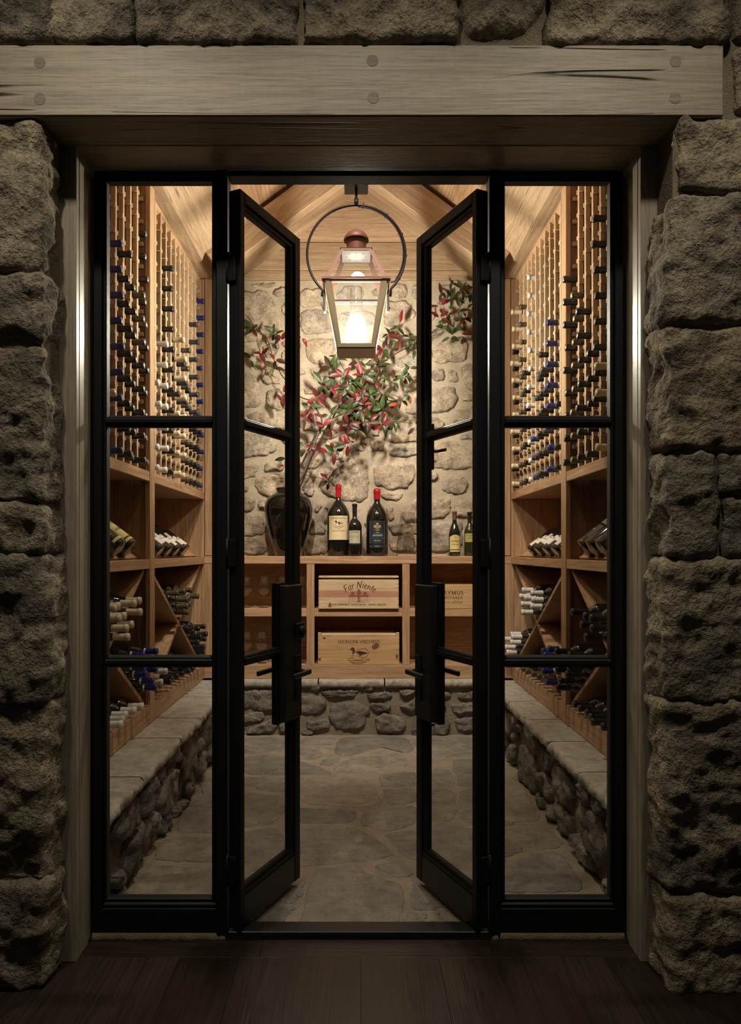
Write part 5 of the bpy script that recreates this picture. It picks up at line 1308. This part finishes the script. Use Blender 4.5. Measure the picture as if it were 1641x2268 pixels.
# ---------------------------------------------------------------- hanging lantern
ln = empty('lantern', (LANT.x, LANT.y, 1.25+(2.236-1.25)*LK)); ln.scale = (LK, LK, LK); tag(ln, 'copper and brass gas style lantern hanging from an iron ring', 'lantern')
z = lambda Z: Z-2.236
b0, b1 = .091, .154; zb, zt = z(2.276), z(2.602); zg = z(2.300); zh = z(2.337)
def hw(Z): return b0+(b1-b0)*(Z-zb)/(zt-zb)
bt = MB(); n4 = [(-1,-1),(1,-1),(1,1),(-1,1)]
vs = [(x*hw(zb), y*hw(zb), zb) for x, y in n4]+[(x*hw(zg-.018), y*hw(zg-.018), zg-.018) for x, y in n4]
bt.add(vs, [(3,2,1,0),(4,5,6,7),(0,1,5,4),(1,2,6,5),(2,3,7,6),(3,0,4,7)]); bt.build('base_box', M['bronze'], ln)
# window frames on the four sides
for q in range(4):
    R = Matrix.Rotation(q*math.pi/2, 3, 'Z')
    def face(Z, u, out=0): return R @ Vector((u*hw(Z), -hw(Z)-out, Z))
    fr = MB()
    def bar(Za, ua, Zb, ub, wa, horiz):
        if horiz:
            p = [(Za, ua), (Za, ub), (Zb, ub), (Zb, ua)]
        else: p = [(Za, ua), (Za, ua+wa), (Zb, ub+wa), (Zb, ub)]
        A = [face(*x) for x in p]; A2 = [face(*x, .008) for x in p]
        fr.add(A+A2, [(0,1,2,3),(7,6,5,4),(0,4,5,1),(1,5,6,2),(2,6,7,3),(3,7,4,0)])
    bar(zg-.018, -1, zt, -1, .2, False); bar(zg-.018, .8, zt, .8, .2, False)
    bar(zg-.018, -.8, zg, .8, 0, True); bar(zt-.012, -.86, zt, .86, 0, True)
    fr.build('window_frame', M['bronze'], ln)
    g = MB(); g.add([face(zg-.004, -.82, .002), face(zg-.004, .82, .002), face(zt-.004, .85, .002), face(zt-.004, -.85, .002)], [(0,1,2,3)]); g.build('pane', M['lglass'], ln)
# collar
cl = MB(); cw = .172
cl.box(-cw, cw, -cw, -b1+.004, zt+.0005, zt+.011).box(-cw, cw, b1-.004, cw, zt+.0005, zt+.011).box(-cw, -b1+.004, -b1+.0045, b1-.0045, zt+.0005, zt+.011).box(b1-.004, cw, -b1+.0045, b1-.0045, zt+.0005, zt+.011)
cl.build('collar', M['copper'], ln)
z1, z2, w1, w2 = zt+.0115, z(2.79), .152, .077
def hr(Z): return w1+(w2-w1)*(Z-z1)/(z2-z1)
for q in range(4):
    R = Matrix.Rotation(q*math.pi/2, 3, 'Z'); fc = lambda Z, u, out=0: R @ Vector((u*hr(Z), -hr(Z)-out, Z))
    g = MB(); g.add([fc(z1, -.96, -.001), fc(z1, .96, -.001), fc(z2, .96, -.001), fc(z2, -.96, -.001)], [(0,1,2,3)]); g.build('roof_pane', M['lglass'], ln)
    g = MB()
    for p in (((z1, -1), (z1, -.88), (z2, -.8), (z2, -1)), ((z1, .88), (z1, 1), (z2, 1), (z2, .8)), ((z2-.008, -.82), (z2-.008, .82), (z2, .82), (z2, -.82))):
        A = [fc(*x) for x in p]; A2 = [fc(*x, .006) for x in p]; g.add(A+A2, [(0,1,2,3),(7,6,5,4),(0,4,5,1),(1,5,6,2),(2,6,7,3),(3,7,4,0)])
    g.build('roof_frame', M['copper'], ln)
bx('roof_plate', M['copper'], ln, -w2-.006, w2+.006, -w2-.006, w2+.006, z2+.0005, z2+.005, b=.001)
rf = bx('reflector', M['enamel'], ln, -w2*.97, w2*.97, -w2*.97, w2*.97, z2-.009, z2-.005, b=.001)
for k in range(8):
    a = k*math.pi/4; MB().tube([(.05*math.cos(a), .05*math.sin(a), z2-.0093), (.05*math.cos(a), .05*math.sin(a), z2-.0105)], .003, 8).build('vent_hole', M['nail'], rf)
MB().lathe([(.0505, z2+.0055), (.0505, z(2.870))], 28).build('chimney_stack', M['copper_stack'], ln)
MB().lathe([(.048, z(2.870)), (.064, z(2.862)), (.066, z(2.866)), (.062, z(2.880)), (.048, z(2.900)), (.028, z(2.912)), (.0005, z(2.917))], 32).build('chimney_cap', M['copper_stack'], ln)
for s in (-1, 1):
    bx('bracket', M['zinc'], ln, s*.157, s*.172, -.016, .016, z(2.49), zt, b=.002)
    MB().tube([(s*.172, 0, z(2.515)), (s*.177, 0, z(2.515))], .006, 8).build('bolt', M['zinc'], ln)
rc, rR = z(2.795), .256
pts = [(rR*math.sin(math.radians(a)), 0, rc+rR*math.cos(math.radians(a))) for a in range(-137, 138, 4)]
pts = [(-.1785, 0, z(2.575))]+pts+[(.1785, 0, z(2.575))]
MB().tube(pts, .0068, 10).build('ring', M['iron'], ln)
pts = [((rR-.010)*math.sin(math.radians(a)), -.004, rc+(rR-.010)*math.cos(math.radians(a))) for a in range(2, 128, 4)]
cb = MB().tube(pts+[(.178, -.004, z(2.645))], .0036, 8).build('cable', M['iron'], ln)
for a in (8, 38, 66, 92, 120):
    t = math.radians(a); d = Vector((math.sin(t), 0, math.cos(t))); MB().tube([Vector((0, -.002, rc))+d*(rR-.016), Vector((0, -.002, rc))+d*(rR+.010)], .0035, 6).build('cable_tie', M['iron'], cb)
MB().tube([(0, 0, rc+rR+.004), (0, 0, z(3.135))], .0072, 12).build('rod', M['iron'], ln)
MB().tube([(0, 0, rc+rR), (0, 0, rc+rR+.032)], .0115, 12).build('sleeve', M['iron'], ln)
cp = bx('ceiling_plate', M['iron'], ln, -.062, .062, -.062, .062, z(3.136), z(3.162), b=.003)
for s in (-1, 1): MB().tube([(s*.045, -.045, z(3.1358)), (s*.045, -.045, z(3.130))], .005, 8).build('screw', M['iron'], cp)
MB().tube([(0, 0, z(3.1625)), (0, 0, z(3.665))], .009, 12).build('hanger_rod', M['iron'], ln)
# inside: crossbar, burner, mantle and hurricane glass
bx('inner_rail', M['zinc'], ln, -hw(z(2.59))*.96, hw(z(2.59))*.96, hw(z(2.59))-.012, hw(z(2.59))-.004, z(2.582), z(2.600), b=.001)
bx('base_plate', M['zinc'], ln, -hw(zg-.016)+.004, hw(zg-.016)-.004, -hw(zg-.016)+.004, hw(zg-.016)-.004, zg-.0175, zg-.013, b=.001)
MB().lathe([(.0005, zg-.0125), (.05, zg-.0125), (.05, zg+.012), (.046, zg+.0235), (.032, zh-.002), (.0005, zh-.002)], 28).build('burner', M['bronze'], ln)
MB().lathe([(.047, zh-.012), (.0515, zh+.008), (.058, zh+.045), (.055, zh+.075), (.044, zh+.115), (.034, zh+.145), (.031, zh+.17), (.031, z(2.618)), (.0302, z(2.618)), (.0302, zh+.17), (.0332, zh+.145), (.0432, zh+.115), (.0542, zh+.075), (.0572, zh+.045), (.0507, zh+.008), (.0462, zh-.012)], 32).build('hurricane_glass', M['chimney'], ln)
MB().lathe([(.0005, zh-.0015), (.030, zh-.0015), (.036, zh+.012), (.030, zh+.04), (.017, zh+.065), (.011, zh+.09), (.010, zh+.132), (.006, zh+.139), (.0005, zh+.141)], 16).build('mantle', M['flame'], ln)
